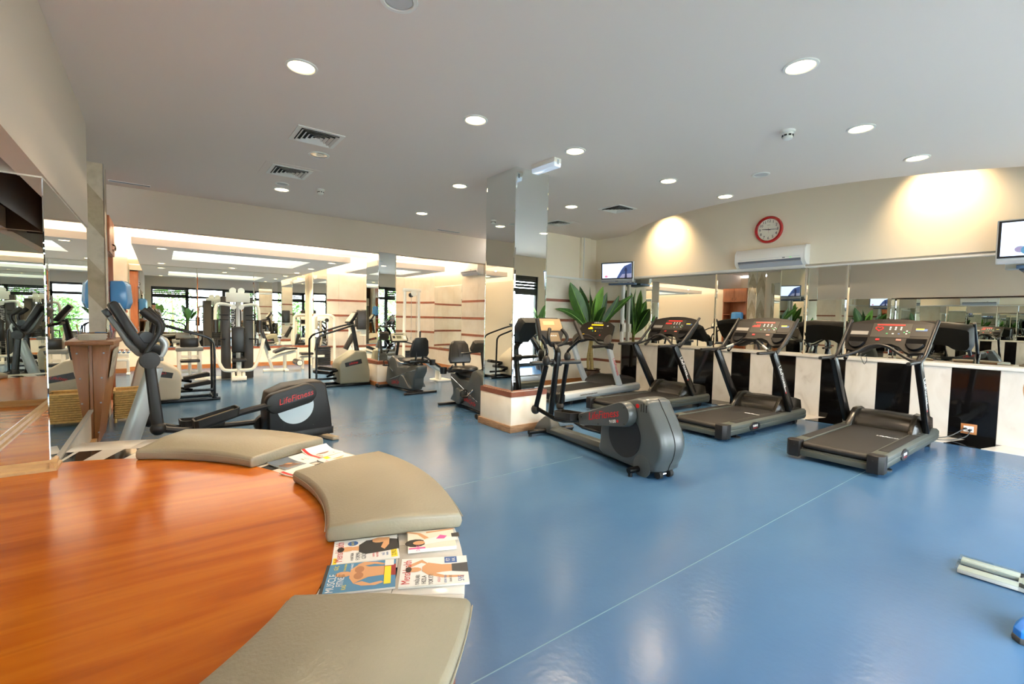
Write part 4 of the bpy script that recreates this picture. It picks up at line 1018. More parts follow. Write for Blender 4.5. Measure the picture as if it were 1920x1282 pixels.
for k in range(4): plate2('key', -0.06+k*0.03, -0.045+k*0.03, 0.09, 0.105, M_whitep, 0.003)
plate2('window', -0.10, 0.06, 0.24, 0.29, mat('amber_glass', (210, 190, 130), 0.15), 0.003)

E1 = thing('elliptical_trainer', 'charcoal elliptical trainer behind the far cushion, with a silver post', 'elliptical trainer', (1.42, 5.5, 0), R(186))
hs = [(0.555, 0.045), (0.56, 0.40), (0.53, 0.555), (0.36, 0.625), (0.12, 0.650), (0.0, 0.645), (-0.045, 0.60), (-0.10, 0.30), (-0.115, 0.12), (-0.118, 0.045)]
hou = part('drive_housing', MB().loft([[(x*0.97+0.006, -0.150, z*0.97+0.01) for x, z in hs], [(x, -0.115, z) for x, z in hs], [(x, 0.115, z) for x, z in hs], [(x*0.97+0.006, 0.150, z*0.97+0.01) for x, z in hs]]), M_darkpl, E1, 0.012)
for s in (-1, 1):
    part('crank_disc', MB().cyl((0.285, s*0.145, 0.395), (0.285, s*0.156, 0.395), 0.187, 40), M_lsilver, hou)
    for q in ((0.28, 0.40), (-0.05, 0.40), (0.10, 0.17), (0.42, 0.14)): part('screw', MB().cyl((q[0], s*0.15, q[1]), (q[0], s*0.158, q[1]), 0.007, 8), M_blackpl, hou)
part('lower_band', MB().box(-0.122, 0.56, -0.155, 0.155, 0.045, 0.125), M_darkpl, hou, 0.006)
def e1cov(s, x0, z0, x1, z1, r, r2=None, ya=0.16, yb=0.25):
    r2 = r2 or r
    d = Vector((x1-x0, 0, z1-z0)).normalized(); n = Vector((-d.z, 0, d.x)); pts = []
    for k in range(11): a = R(90+180*k/10); pts.append(Vector((x0, 0, z0))+n*r*sin(a)+d*r*cos(a))
    for k in range(11): a = R(-90+180*k/10); pts.append(Vector((x1, 0, z1))+n*r2*sin(a)+d*r2*cos(a))
    c = Vector(((x0+x1)/2, 0, (z0+z1)/2))
    return MB().loft([[p+Vector((0, s*ya, 0)) for p in pts], [p+Vector((0, s*(yb-0.018), 0)) for p in pts], [c+(p-c)*0.95+Vector((0, s*yb, 0)) for p in pts]])
cv = part('crank_cover', e1cov(1, 0.200, 0.535, 0.500, 0.462, 0.108), M_darkpl, E1, 0.004)
part('recess', e1cov(1, 0.17, 0.545, 0.43, 0.480, 0.040, None, 0.22, 0.2525), M_blackpl, cv)
script_logo('LifeFitness', 0.085, M_red, cv, (0.315, 0.2545, 0.508), (-0.30, 0, 0.072), (0, 0, 1))
part('crank_cover', e1cov(-1, 0.30, 0.30, 0.50, 0.175, 0.10), M_darkpl, E1)
part('link_rail', MB().tube([(0.56, 0.22, 0.45), (0.84, 0.235, 0.405), (1.12, 0.245, 0.325), (1.26, 0.26, 0.305), (1.38, 0.285, 0.33), (1.48, 0.30, 0.36)], [0.032, 0.032, 0.032, 0.03, 0.028, 0.028], 8, smooth=3), M_darkpl, E1)
part('link_rail', MB().tube([(0.55, -0.22, 0.20), (0.90, -0.235, 0.205), (1.20, -0.25, 0.22), (1.36, -0.27, 0.26), (1.48, -0.30, 0.32)], [0.030, 0.030, 0.03, 0.028, 0.028], 8, smooth=3), M_darkpl, E1)
def e1pedal(s, x0, z0, x1, z1):
    w = 0.095; pt = lambda f, t, dz: Vector((x0+(x1-x0)*f, s*0.25+t, z0+(z1-z0)*f+dz))
    ol = [(0.0, -w*0.8), (0.06, -w), (0.92, -w), (1.0, -w*0.7), (1.0, w*0.7), (0.92, w), (0.06, w), (0.0, w*0.8)]
    o = part('pedal', MB().loft([[pt(f, t, 0.0) for f, t in ol], [pt(f, t, 0.03) for f, t in ol]]), M_pedalgr, E1, 0.004)
    mb = MB().loft([[pt(f, t, 0.01) for f, t in ol], [pt(0.5+(f-0.5)*1.03, t*1.05, 0.075) for f, t in ol], [pt(0.5+(f-0.5)*0.95, t*0.92, 0.075) for f, t in ol], [pt(0.5+(f-0.5)*0.94, t*0.9, 0.036) for f, t in ol]], True, False)
    part('pedal_rim', mb, M_pedalgr, o)
    part('tread', MB().loft([[pt(0.5+(f-0.5)*0.9, t*0.86, 0.03) for f, t in ol], [pt(0.5+(f-0.5)*0.9, t*0.86, 0.045) for f, t in ol]]), MATS['tread_tan'], o)
e1pedal(1, 0.86, 0.405, 1.215, 0.315); e1pedal(-1, 0.88, 0.215, 1.25, 0.235)
part('base_beam', MB().box(0.3, 1.75, -0.055, 0.055, 0.03, 0.085), M_darkpl, E1, 0.01)
M_tfoot = mat('tan_foot', (150, 136, 112), 0.5)
for s in (-1, 1):
    part('stabiliser', MB().loft([[(-0.03, s*0.05, 0.02), (0.06, s*0.05, 0.02), (0.06, s*0.05, 0.055), (-0.03, s*0.05, 0.055)], [(-0.13, s*0.31, 0.0), (-0.05, s*0.31, 0.0), (-0.05, s*0.31, 0.042), (-0.12, s*0.31, 0.042)]]), M_tfoot, E1, 0.012)
    part('stabiliser', MB().box(1.66, 1.74, min(s*0.02, s*0.30), max(s*0.02, s*0.30), 0.0, 0.06), M_darkpl, E1, 0.01)
ring = lambda x, z, w, d: [(x+w*cos(2*pi*k/14), d*sin(2*pi*k/14), z) for k in range(14)]
part('post', MB().loft([ring(1.71, 0.03, 0.080, 0.075), ring(1.585, 0.45, 0.075, 0.07), ring(1.47, 0.86, 0.066, 0.062)]), M_lsilver, E1, label='silver slanted post')
yk = [(1.41, 0.93), (1.48, 0.93), (1.60, 0.985), (1.665, 1.07), (1.72, 1.19), (1.815, 1.36), (1.785, 1.385), (1.69, 1.22), (1.62, 1.10), (1.565, 1.04), (1.48, 0.985), (1.41, 0.965)]
part('console_yoke', MB().prism(yk, -0.10, 0.10, 'y'), mat('grey_yoke', (104, 104, 100), 0.35, metal=0.3), E1, 0.008)
part('yoke_cap', MB().prism([(1.79, 1.315), (1.825, 1.375), (1.79, 1.40), (1.755, 1.345)], -0.105, 0.105, 'y'), M_blackpl, E1, 0.004)
ck = [(1.53, 1.06), (1.62, 1.22), (1.73, 1.455), (1.755, 1.46), (1.785, 1.43), (1.66, 1.17), (1.585, 1.04)]
con1 = part('console', MB().prism(ck, -0.21, 0.21, 'y'), M_darkpl, E1, 0.008)
part('face_plate', MB().loft([[(1.60, -0.19, 1.195), (1.60, 0.19, 1.195), (1.722, 0.19, 1.445), (1.722, -0.19, 1.445)], [(1.592, -0.18, 1.20), (1.592, 0.18, 1.20), (1.712, 0.18, 1.445), (1.712, -0.18, 1.445)]]), M_lsilver, con1)
part('hub', MB().cyl((1.535, -0.05, 1.145), (1.535, 0.16, 1.145), 0.055, 18), M_blackpl, con1)
part('bottle_tray', MB().loft([[(1.44, -0.17, 0.985), (1.44, 0.17, 0.985), (1.58, 0.17, 1.01), (1.58, -0.17, 1.01)], [(1.43, -0.20, 1.075), (1.43, 0.20, 1.075), (1.60, 0.20, 1.12), (1.60, -0.20, 1.12)]]), M_blackpl, E1, 0.012)
for s in (-1, 1):
    part('sensor_grip', MB().tube([(1.45, s*0.06, 0.94), (1.405, s*0.07, 1.02), (1.395, s*0.07, 1.09), (1.43, s*0.07, 1.145)], 0.025, 10, smooth=4), M_lsilver, E1)
    lo = (1.48, 0.36 if s > 0 else 0.32); tp = (1.53, 0.93) if s > 0 else (1.46, 0.93); y = s*0.30
    ar = part('swing_arm', MB().tube([(lo[0], y, lo[1]), (tp[0], y, tp[1])], [0.046, 0.040], 8, flat=0.7), M_darkpl, E1)
    part('knuckle', MB().ell((lo[0], y, lo[1]), 0.060, 0.05, 0.060), M_darkpl, ar)
    part('pivot_disc', MB().lathe([(0.01, -0.05), (0.070, -0.045), (0.076, 0.0), (0.070, 0.045), (0.01, 0.05)], (tp[0], y, tp[1]+0.03), 'y', 20), M_darkpl, ar)
    x = 0.0 if s > 0 else -0.085
    part('handlebar', MB().tube([(1.535+x, y, 0.94), (1.545+x, y, 1.03), (1.50+x, y, 1.12), (1.46+x, y, 1.20), (1.455+x, y, 1.26), (1.475+x, y, 1.30)], 0.02, 10, smooth=5), M_darkpl, ar)
    part('grip', MB().tube([(1.47+x, y, 1.285), (1.50+x, y, 1.315), (1.55+x, y, 1.365), (1.575+x, y, 1.39)], [0.026, 0.036, 0.038, 0.03], 10, smooth=4), M_pedalgr, ar)

# ------------------------------------------------------------------ recumbent bikes
def bike(label, loc, rz):
    t = thing('recumbent_bike', label, 'exercise bike', loc, rz, 'recumbent bikes by the columns')
    pr = [(-0.06, 0.50), (0.10, 0.52), (0.30, 0.44), (0.62, 0.44), (0.72, 0.60), (0.86, 0.64), (0.98, 0.58), (1.06, 0.36), (1.10, 0.10), (0.98, 0.05), (0.12, 0.055), (0.06, 0.14), (0.05, 0.27), (-0.05, 0.40)]
    sc = lambda k, x, z: (0.5+(x-0.5)*k, 0.3+(z-0.3)*k)
    b = part('body_housing', MB().loft([[(sc(0.94, x, z)[0], y, sc(0.94, x, z)[1]) for x, z in pr] if abs(y) > 0.1 else [(x, y, z) for x, z in pr] for y in (-0.115, -0.09, 0, 0.09, 0.115)]), M_e2grey, t, 0.008)
    part('chrome_line', MB().tube([(0.0, 0.112, 0.44), (0.3, 0.12, 0.36), (0.62, 0.12, 0.26), (0.9, 0.115, 0.18)], 0.006, 6).tube([(0.0, -0.112, 0.44), (0.3, -0.12, 0.36), (0.62, -0.12, 0.26), (0.9, -0.115, 0.18)], 0.006, 6), M_chrome, b)
    for s in (-1, 1):
        drop = [(0.10, 0.10)] + [(0.36+0.115*cos(R(a)), 0.19+0.125*sin(R(a))) for a in range(120, -121, -20)]
        part('rear_boss', MB().loft([[(x, s*0.10, z) for x, z in drop], [(x, s*0.165, z) for x, z in drop], [(0.33+(x-0.33)*0.9, s*0.18, 0.19+(z-0.19)*0.9) for x, z in drop]]), M_e2grey, b, 0.004)
        ld = script_logo('LifeCycle', 0.10, M_red, b, (0.66, s*0.1185, 0.15), (s*-1.0, 0, 0.12*s), (0, 0, 1))
        ck = part('crank', MB().tube([(0.78, s*0.12, 0.34), (0.78+0.10*s, s*0.17, 0.34+0.11*s)], 0.013, 8), M_chrome, t)
        part('pedal', MB().cbox((0.78+0.10*s, s*0.22, 0.34+0.11*s), 0.10, 0.09, 0.025), M_blackpl, ck, 0.006)
        part('pedal_strap', MB().tube([(0.78+0.10*s-0.03, s*0.175, 0.35+0.11*s), (0.78+0.10*s, s*0.18, 0.43+0.11*s), (0.78+0.10*s, s*0.26, 0.43+0.11*s), (0.78+0.10*s-0.03, s*0.265, 0.35+0.11*s)], 0.01, 6, smooth=4), M_blackpl, ck)
        part('side_handle', MB().tube([(0.20, s*0.12, 0.55), (0.24, s*0.27, 0.55), (0.34, s*0.29, 0.60), (0.43, s*0.29, 0.66)], 0.016, 8, smooth=3), M_chrome if s > 0 else M_blackpl, t)
        part('seat_support', MB().tube([(0.10, s*0.07, 0.52), (0.06, s*0.07, 0.64), (0.035, s*0.07, 0.92)], 0.018, 8), M_blackpl, t)
    part('cup_tray', MB().lathe([(0.05, 0.50), (0.06, 0.60), (0.052, 0.60), (0.045, 0.505)], (0.05, -0.27, 0), 'z', 14).tube([(0.15, -0.1, 0.55), (0.05, -0.22, 0.55)], 0.02, 6), M_blackpl, t)
    part('rear_stabiliser', MB().box(-0.03, 0.035, -0.33, 0.33, 0.0, 0.04), M_darkpl, t, 0.01)
    part('front_stabiliser', MB().box(1.08, 1.15, -0.26, 0.26, 0.0, 0.05), M_darkpl, t, 0.012)
    for s in (-1, 1): part('wheel', MB().cyl((1.17, s*0.23, 0.035), (1.17, s*0.27, 0.035), 0.035, 12), M_rubber, t)
    part('lower_beam', MB().box(0.0, 1.1, -0.05, 0.05, 0.02, 0.06), M_darkpl, t)
    part('seat_rail', MB().box(0.02, 0.55, -0.06, 0.06, 0.48, 0.535), M_blackpl, t, 0.006)
    # seat and backrest with rounded outline
    so = [(0.06, -0.19), (0.06, 0.19), (0.12, 0.22), (0.30, 0.21), (0.42, 0.13), (0.44, 0.0), (0.42, -0.13), (0.30, -0.21), (0.12, -0.22)]
    part('seat', MB().loft([[(0.24+(x-0.24)*0.92, y*0.92, 0.545) for x, y in so], [(x, y, 0.565) for x, y in so], [(x, y, 0.60) for x, y in so], [(0.24+(x-0.24)*0.85, y*0.85, 0.622) for x, y in so]]), M_pad, t, 0.006)
    bo = [(-0.17, 0.66), (0.17, 0.66), (0.195, 0.72), (0.155, 0.95), (0.10, 1.01), (-0.10, 1.01), (-0.155, 0.95), (-0.195, 0.72)]
    bx_ = lambda z: 0.075-(z-0.66)*0.18
    bk = part('backrest', MB().loft([[(bx_(z)-0.025, y*0.95, 0.83+(z-0.83)*0.96) for y, z in bo], [(bx_(z)-0.01, y, z) for y, z in bo], [(bx_(z)+0.02, y, z) for y, z in bo], [(bx_(z)+0.035-0.03*(abs(y)/0.2 < 0.1), y*0.9, 0.83+(z-0.83)*0.9) for y, z in bo]]), M_pad, t, 0.006)
    for s in (-1, 1): part('seam', MB().tube([(bx_(0.74)+0.037, s*0.03, 0.76), (bx_(0.9)+0.037, s*0.045, 0.95)], 0.003, 5), M_rubber, bk)
    part('mast', MB().tube([(0.88, 0, 0.60), (0.80, 0, 0.90)], [0.03, 0.026], 10), M_blackpl, t)
    oc = [(-0.17, -0.08), (0.17, -0.08), (0.19, -0.04), (0.165, 0.08), (0.13, 0.095), (-0.13, 0.095), (-0.165, 0.08), (-0.19, -0.04)]
    f = lambda u, v, w: (0.78+v*0.45-w*0.9, u, 0.98+v*0.9+w*0.45)
    cn = part('console', MB().loft([[f(u*0.9, v*0.85, -0.07) for u, v in oc], [f(u, v, -0.015) for u, v in oc], [f(u*0.97, v*0.96, 0.0) for u, v in oc]]), M_panel, t, 0.004)
    q = lambda nm, u0, u1, v0, v1, m: part(nm, MB().loft([[f(a_, b_, -0.002) for a_, b_ in ((u0, v0), (u1, v0), (u1, v1), (u0, v1))], [f(a_, b_, 0.003) for a_, b_ in ((u0, v0), (u1, v0), (u1, v1), (u0, v1))]]), m, cn)
    q('face_plate', -0.155, 0.155, -0.07, 0.082, mat('console_cream', (190, 186, 160), 0.4))
    f2 = f; f = lambda u, v, w: f2(u, v, w+0.003)
    q('screen', -0.045, 0.055, -0.025, 0.03, mat('lcd_grey', (118, 116, 92), 0.25)); q('key_block', 0.085, 0.135, -0.02, 0.03, M_panelk); q('key_block', -0.14, -0.08, -0.045, 0.03, M_whitep); q('vent', -0.10, 0.09, 0.05, 0.066, M_panel)
    part('handlebar', MB().tube([(0.62, 0.24, 0.86), (0.74, 0.22, 0.87), (0.80, 0.10, 0.89), (0.80, -0.10, 0.89), (0.74, -0.22, 0.87), (0.62, -0.24, 0.86)], 0.014, 8, smooth=4), M_blackpl, t)
    return t
bike('recumbent bike seen from behind, with a lit cream console, beside the far column', (3.72, 7.57, 0), R(96))
bike('recumbent bike facing the camera, half hidden by the central column', (3.80, 6.42, 0), R(-95))

# ------------------------------------------------------------------ stair climbers
def stepper(label, loc, rz, m):
    t = thing('stair_climber', label, 'stair climber', loc, rz, 'stair climbers in the middle of the room')
    pr = [(-0.58, 0.05), (0.0, 0.05), (0.02, 0.40), (-0.03, 0.50), (-0.30, 0.68), (-0.50, 0.68), (-0.58, 0.30)]
    h = part('drive_housing', MB().prism(pr, -0.24, 0.24, 'y'), m, t, 0.03, 3)
    for s in (-1, 1):
        lb = part('label_plate', MB().prism([(-0.42, 0.44), (-0.10, 0.38), (-0.08, 0.46), (-0.40, 0.53)], min(s*0.235, s*0.2435), max(s*0.235, s*0.2435), 'y'), M_blackpl, h)
        script_logo('LifeStep', 0.055, M_red, lb, (-0.25, s*0.2445, 0.452), (-s*-1.0 if s < 0 else -1.0, 0, -0.2*s*-1 if s < 0 else 0.2), (0, 0, 1))
        for k in range(4): part('rib', MB().box(-0.46+k*0.01, -0.08, min(s*0.238, s*0.246), max(s*0.238, s*0.246), 0.345-k*0.022, 0.352-k*0.022), m, h, rot=(0, R(6), 0))
        part('base_rail', MB().box(-0.60, 0.52, s*0.20-0.03, s*0.20+0.03, 0.0, 0.045), M_blacksat, t, 0.006)
        part('handrail', MB().tube([(-0.30, s*0.10, 1.20), (-0.22, s*0.22, 1.18), (0.10, s*0.26, 1.08), (0.34, s*0.26, 1.0), (0.42, s*0.26, 0.93), (0.44, s*0.26, 0.80), (0.44, s*0.24, 0.03)], 0.019, 8, smooth=4), M_blacksat, t)
        z = 0.30 if s > 0 else 0.20
        a = part('pedal_arm', MB().tube([(-0.05, s*0.11, z+0.02), (0.16, s*0.11, z-0.03)], 0.022, 6), M_blacksat, t)
        part('pedal', MB().prism([(0.05, z), (0.40, z+0.05), (0.40, z+0.10), (0.36, z+0.115), (0.05, z+0.055)], s*0.11-0.075, s*0.11+0.075, 'y'), M_rubber, a, 0.008)
    part('cross_rail', MB().box(0.41, 0.47, -0.25, 0.25, 0.03, 0.07).box(0.0, 0.44, -0.02, 0.02, 0.12, 0.16), M_blacksat, t, 0.006)
    part('mast', MB().tube([(-0.40, 0, 0.66), (-0.30, 0, 1.24)], [0.05, 0.036], 8), M_darkpl, t)
    f = lambda u, v, w: (-0.26-v*0.55-w*-0.8, u, 1.33+v*0.8+w*0.55)
    oc = [(-0.15, -0.12), (0.15, -0.12), (0.17, 0.0), (0.12, 0.16), (-0.12, 0.16), (-0.17, 0.0)]
    cn = part('console', MB().loft([[f(u*0.9, v*0.9, -0.06) for u, v in oc], [f(u, v, -0.01) for u, v in oc], [f(u*0.96, v*0.96, 0.0) for u, v in oc]]), M_darkpl, t, 0.004)
    part('face_plate', MB().loft([[f(u*0.8, v*0.75, -0.002) for u, v in oc], [f(u*0.8, v*0.75, 0.004) for u, v in oc]]), mat('console_cream2', (196, 190, 166), 0.4), cn)
    return t
stepper('beige stair climber between the left elliptical and the pec fly machine', (0.24, 8.85, 0), 0, M_beigem)
stepper('khaki stair climber in front of the far striped pier', (2.76, 9.30, 0), pi, M_stepper)

# ------------------------------------------------------------------ white strength machines
def wtube(t, nm, pts, r, smooth=4, m=None, n=8): return part(nm, MB().tube(pts, r, n, smooth=smooth), m or M_whitem, t)
pf = thing('pec_fly_machine', 'white and dark grey pec fly machine with curved arms before the far mirror', 'weight machine', (1.30, 11.25, 0), R(-4))
for s in (-1, 1):
    part('tower_shroud', MB().box(min(s*0.12, s*0.29), max(s*0.12, s*0.29), -0.10, 0.25, 0.02, 1.72), M_stack, pf, 0.006)
    wtube(pf, 'lower_arm', [(s*0.02, -0.42, 0.22), (s*0.18, -0.42, 0.22), (s*0.28, -0.42, 0.27), (s*0.38, -0.40, 0.52), (s*0.46, -0.38, 0.86)], 0.033)
    wtube(pf, 'upper_arm', [(s*0.05, -0.14, 1.52), (s*0.28, -0.18, 1.56), (s*0.37, -0.22, 1.50), (s*0.39, -0.25, 1.20)], 0.032)
    part('arm_roller', MB().cyl((s*0.39, -0.25, 1.24), (s*0.39, -0.25, 0.98), 0.055, 14), M_pad, pf)
    for k in range(2): part('peg', MB().cyl((s*0.16, -0.11, 1.24+k*0.10), (s*0.32, -0.20, 1.24+k*0.10), 0.014, 8), M_blackpl, pf)
    part('grab_handle', MB().tube([(s*0.22, -0.10, 0.84), (s*0.36, -0.28, 0.84), (s*0.36, -0.28, 0.68)], 0.015, 8), M_blackpl, pf)
    part('pivot_cam', MB().cyl((s*0.07, -0.19, 1.50), (s*0.07, -0.13, 1.50), 0.05, 16), M_whitem, pf)
    part('top_cam', MB().cyl((s*0.075, -0.12, 1.84), (s*0.075, 0.05, 1.84), 0.062, 16), M_whitem, pf)
    wtube(pf, 'base_leg', [(s*0.09, -0.46, 0.05), (s*0.09, -0.40, 0.20)], 0.03, 0)
for k in range(14): part('weight_plate', MB().box(-0.09, 0.115, 0.02, 0.16, 0.06+k*0.055, 0.107+k*0.055), M_blackpl, pf, 0.003)
part('selector_pin', MB().cyl((0.10, 0.0, 0.58), (0.10, 0.02, 0.58), 0.016, 10), mat('yellow_knob', (230, 180, 20), 0.4), pf)
part('guide_rod', MB().cyl((-0.05, 0.09, 0.05), (-0.05, 0.09, 1.7), 0.012, 8).cyl((0.07, 0.09, 0.05), (0.07, 0.09, 1.7), 0.012, 8), M_chrome, pf)
part('head_plate', MB().box(-0.20, 0.23, -0.16, 0.10, 1.60, 1.80), M_whitem, pf, 0.012)
nb_ = part('name_panel', MB().box(-0.115, -0.03, -0.105, -0.09, 1.02, 1.56), M_blackpl, pf, 0.003)
part('column_post', MB().box(-0.03, 0.05, -0.16, -0.06, 0.1, 1.6), M_silver, pf, 0.006)
text('lettering', 'NAUTILUS', 0.098, M_whitep, nb_, (-0.072, -0.1065, 1.29), M=Matrix(((0, -1, 0), (0, 0, -1), (1, 0, 0))))
part('back_pad', MB().box(-0.115, 0.125, -0.30, -0.22, 0.57, 1.10), M_pad, pf, 0.03, 3)
part('seat', MB().box(-0.12, 0.14, -0.55, -0.26, 0.40, 0.455), M_pad, pf, 0.02, 3)
part('seat_post', MB().box(-0.03, 0.05, -0.44, -0.36, 0.05, 0.40), M_whitem, pf, 0.006)
part('base_frame', MB().box(-0.12, 0.14, -0.50, -0.43, 0.02, 0.10).box(-0.03, 0.05, -0.45, 0.1, 0.0, 0.06).box(-0.75, -0.29, -0.02, 0.06, 0.0, 0.06), M_whitem, pf, 0.006)

lb_ = thing('leg_curl_bench', 'white framed leg curl bench with sloping black pads under the far mirror', 'weight machine', (2.05, 12.3, 0), 0)
part('floor_bar', MB().box(-0.10, 0.42, -0.05, 0.05, 0.0, 0.06).box(0.33, 0.42, -0.2, 0.2, 0, 0.05), M_whitem, lb_, 0.008)
wtube(lb_, 'front_post', [(0.10, 0, 0.04), (0.0, 0, 0.40), (-0.12, 0, 0.82)], 0.035, 0)
wtube(lb_, 'rear_post', [(0.37, 0, 0.04), (0.37, 0, 0.44)], 0.04, 0)
wtube(lb_, 'bench_beam', [(0.0, 0, 0.30), (0.30, 0, 0.40), (0.62, 0, 0.48)], 0.035, 0)
part('thigh_pad', MB().prism([(0.13, 0.43), (0.36, 0.52), (0.62, 0.53), (0.62, 0.58), (0.34, 0.585), (0.13, 0.49)], -0.18, 0.18, 'y'), M_pad, lb_, 0.02, 3)
part('back_pad', MB().prism([(-0.18, 0.98), (0.0, 0.50), (0.05, 0.52), (-0.12, 1.02)], -0.15, 0.15, 'y'), M_pad, lb_, 0.015, 3)
wtube(lb_, 'lever', [(0.62, 0.12, 0.50), (0.70, 0.12, 0.55), (0.68, 0.12, 0.22)], 0.03, 0)
part('ankle_roller', MB().cyl((0.66, -0.22, 0.20), (0.66, 0.22, 0.20), 0.075, 16), M_pad, lb_)
part('roller_cap', MB().cyl((0.66, -0.235, 0.20), (0.66, -0.22, 0.20), 0.06, 16), M_whitem, lb_)
part('guide_arm', MB().box(-0.22, 0.05, -0.03, 0.03, 0.90, 0.95), M_whitem, lb_, 0.006)

fb_ = thing('preacher_bench', 'low white framed bench with grey top behind the beige stair climber', 'weight bench', (0.50, 12.0, 0), 0)
for sx in (-0.18, 0.18):
    for sy in (-0.15, 0.25): part('leg', MB().box(sx-0.03, sx+0.03, sy-0.03, sy+0.03, 0, 0.56), M_whitem, fb_, 0.006)
part('top', MB().box(-0.24, 0.24, -0.2, 0.3, 0.56, 0.64), mat('bench_grey', (120, 122, 120), 0.4), fb_, 0.015)
part('arm_pad', MB().prism([(-0.1, 0.64), (0.3, 0.64), (0.3, 0.70), (-0.1, 0.84)], -0.16, 0.16, 'x'), M_pad, fb_, 0.02)
wtube(fb_, 'centre_post', [(0.0, -0.15, 0.02), (0.0, -0.15, 0.55)], 0.03, 0)
part('cross_bar', MB().box(-0.18, 0.18, -0.17, -0.13, 0.10, 0.15).box(-0.18, 0.18, -0.17, -0.13, 0.42, 0.47), M_whitem, fb_, 0.004)
part('seat', MB().box(-0.17, 0.17, -0.42, -0.20, 0.34, 0.40), M_pad, fb_, 0.02)

ca = thing('cable_machine', 'white arched cable machine with dark weight stack beside the far pier', 'weight machine', (3.42, 12.6, 0), 0)
wtube(ca, 'frame_arch', [(-0.26, 0, 0.0), (-0.26, 0, 1.20), (-0.24, 0, 1.30), (-0.16, 0, 1.36), (0.16, 0, 1.36), (0.24, 0, 1.30), (0.26, 0, 1.20), (0.26, 0, 0.0)], 0.04)
part('top_plate', MB().box(-0.18, 0.12, -0.05, 0.02, 1.22, 1.34), M_whitem, ca, 0.01)
part('pulley', MB().cyl((0.05, -0.08, 1.24), (0.05, -0.05, 1.24), 0.05, 14), M_blackpl, ca)
for s in (-0.10, 0.10): part('guide_rod', MB().cyl((s, 0.05, 0.05), (s, 0.05, 1.3), 0.014, 8), M_chrome, ca)
for k in range(9): part('weight_plate', MB().box(-0.16, 0.16, -0.02, 0.12, 0.06+k*0.055, 0.107+k*0.055), M_blackpl, ca, 0.003)
part('seat', MB().box(-0.60, -0.30, -0.18, 0.12, 0.36, 0.42), M_pad, ca, 0.02)
part('seat_frame', MB().box(-0.62, 0.0, -0.05, 0.0, 0.28, 0.34).box(-0.56, -0.50, -0.05, 0.0, 0, 0.3), M_whitem, ca, 0.006)
part('back_pad', MB().prism([(-0.26, 0.46), (-0.20, 0.46), (-0.10, 0.80), (-0.18, 0.80)], -0.14, 0.10, 'y'), M_pad, ca, 0.02)

cc_ = thing('captains_chair', 'white leg raise frame with black back pad behind the khaki stair climber', 'weight machine', (3.85, 11.0, 0), 0)
for s in (-1, 1):
    wtube(cc_, 'side_post', [(s*0.28, 0, 0.02), (s*0.28, 0.0, 1.15)], 0.035, 0)
    part('foot', MB().box(s*0.28-0.04, s*0.28+0.04, -0.35, 0.3, 0, 0.05), M_whitem, cc_, 0.008)
    part('arm_pad', MB().box(s*0.28-0.05, s*0.28+0.05, -0.40, 0.0, 1.12, 1.18), M_pad, cc_, 0.02)
    part('hand_grip', MB().cyl((s*0.28, -0.40, 1.14), (s*0.28, -0.40, 1.30), 0.018, 8), M_blackpl, cc_)
part('stack_cover', MB().box(-0.02, 0.16, 0.02, 0.1, 0.9, 1.42), M_whitem, cc_, 0.01)
part('back_pad', MB().box(-0.14, 0.14, -0.08, 0.0, 1.05, 1.52), M_pad, cc_, 0.03, 3)
part('cross_bar', MB().box(-0.28, 0.28, -0.03, 0.03, 0.55, 0.61), M_whitem, cc_, 0.006); part('cross_bar', MB().box(-0.28, 0.28, 0.0, 0.06, 1.0, 1.06), M_whitem, cc_, 0.006)
part('roller_post', MB().box(-0.36, -0.28, -0.45, -0.38, 0.3, 0.95), M_whitem, cc_, 0.006)
part('leg_roller', MB().cyl((-0.52, -0.42, 0.62), (-0.34, -0.42, 0.95), 0.06, 12), M_pad, cc_)

ct = thing('cable_tower', 'tall white cable tower with a round pulley by the right far wall', 'weight machine', (5.20, 11.15, 0), 0)
for s in (-1, 1): wtube(ct, 'post', [(s*0.22, 0, 0.0), (s*0.19, 0, 2.05)], 0.04, 0)
part('top_beam', MB().box(-0.24, 0.24, -0.05, 0.05, 2.02, 2.10), M_whitem, ct, 0.01)
part('pulley', MB().cyl((0.0, -0.14, 1.97), (0.0, -0.10, 1.97), 0.075, 20), M_whitem, ct)
part('pulley_hub', MB().cyl((-0.06, -0.10, 1.93), (-0.06, -0.06, 1.93), 0.06, 16), M_blackpl, ct)
part('cable', MB().cyl((-0.07, -0.12, 0.85), (-0.07, -0.12, 1.95), 0.006, 6).cyl((0.07, -0.12, 0.6), (0.07, -0.12, 1.95), 0.006, 6), M_silver, ct)
part('cable_clip', MB().tube([(-0.07, -0.12, 0.87), (-0.045, -0.12, 0.83), (-0.07, -0.12, 0.79), (-0.095, -0.12, 0.83), (-0.07, -0.12, 0.87)], 0.008, 6), M_chrome, ct)
part('grip', MB().box(0.20, 0.235, -0.07, -0.03, 0.75, 1.0), M_blackpl, ct, 0.006)
for k in range(8): part('weight_plate', MB().box(-0.13, 0.13, 0.05, 0.18, 0.06+k*0.055, 0.107+k*0.055), M_blackpl, ct, 0.003)
part('base_frame', MB().box(-0.26, 0.26, -0.3, 0.3, 0, 0.05), M_whitem, ct, 0.008)

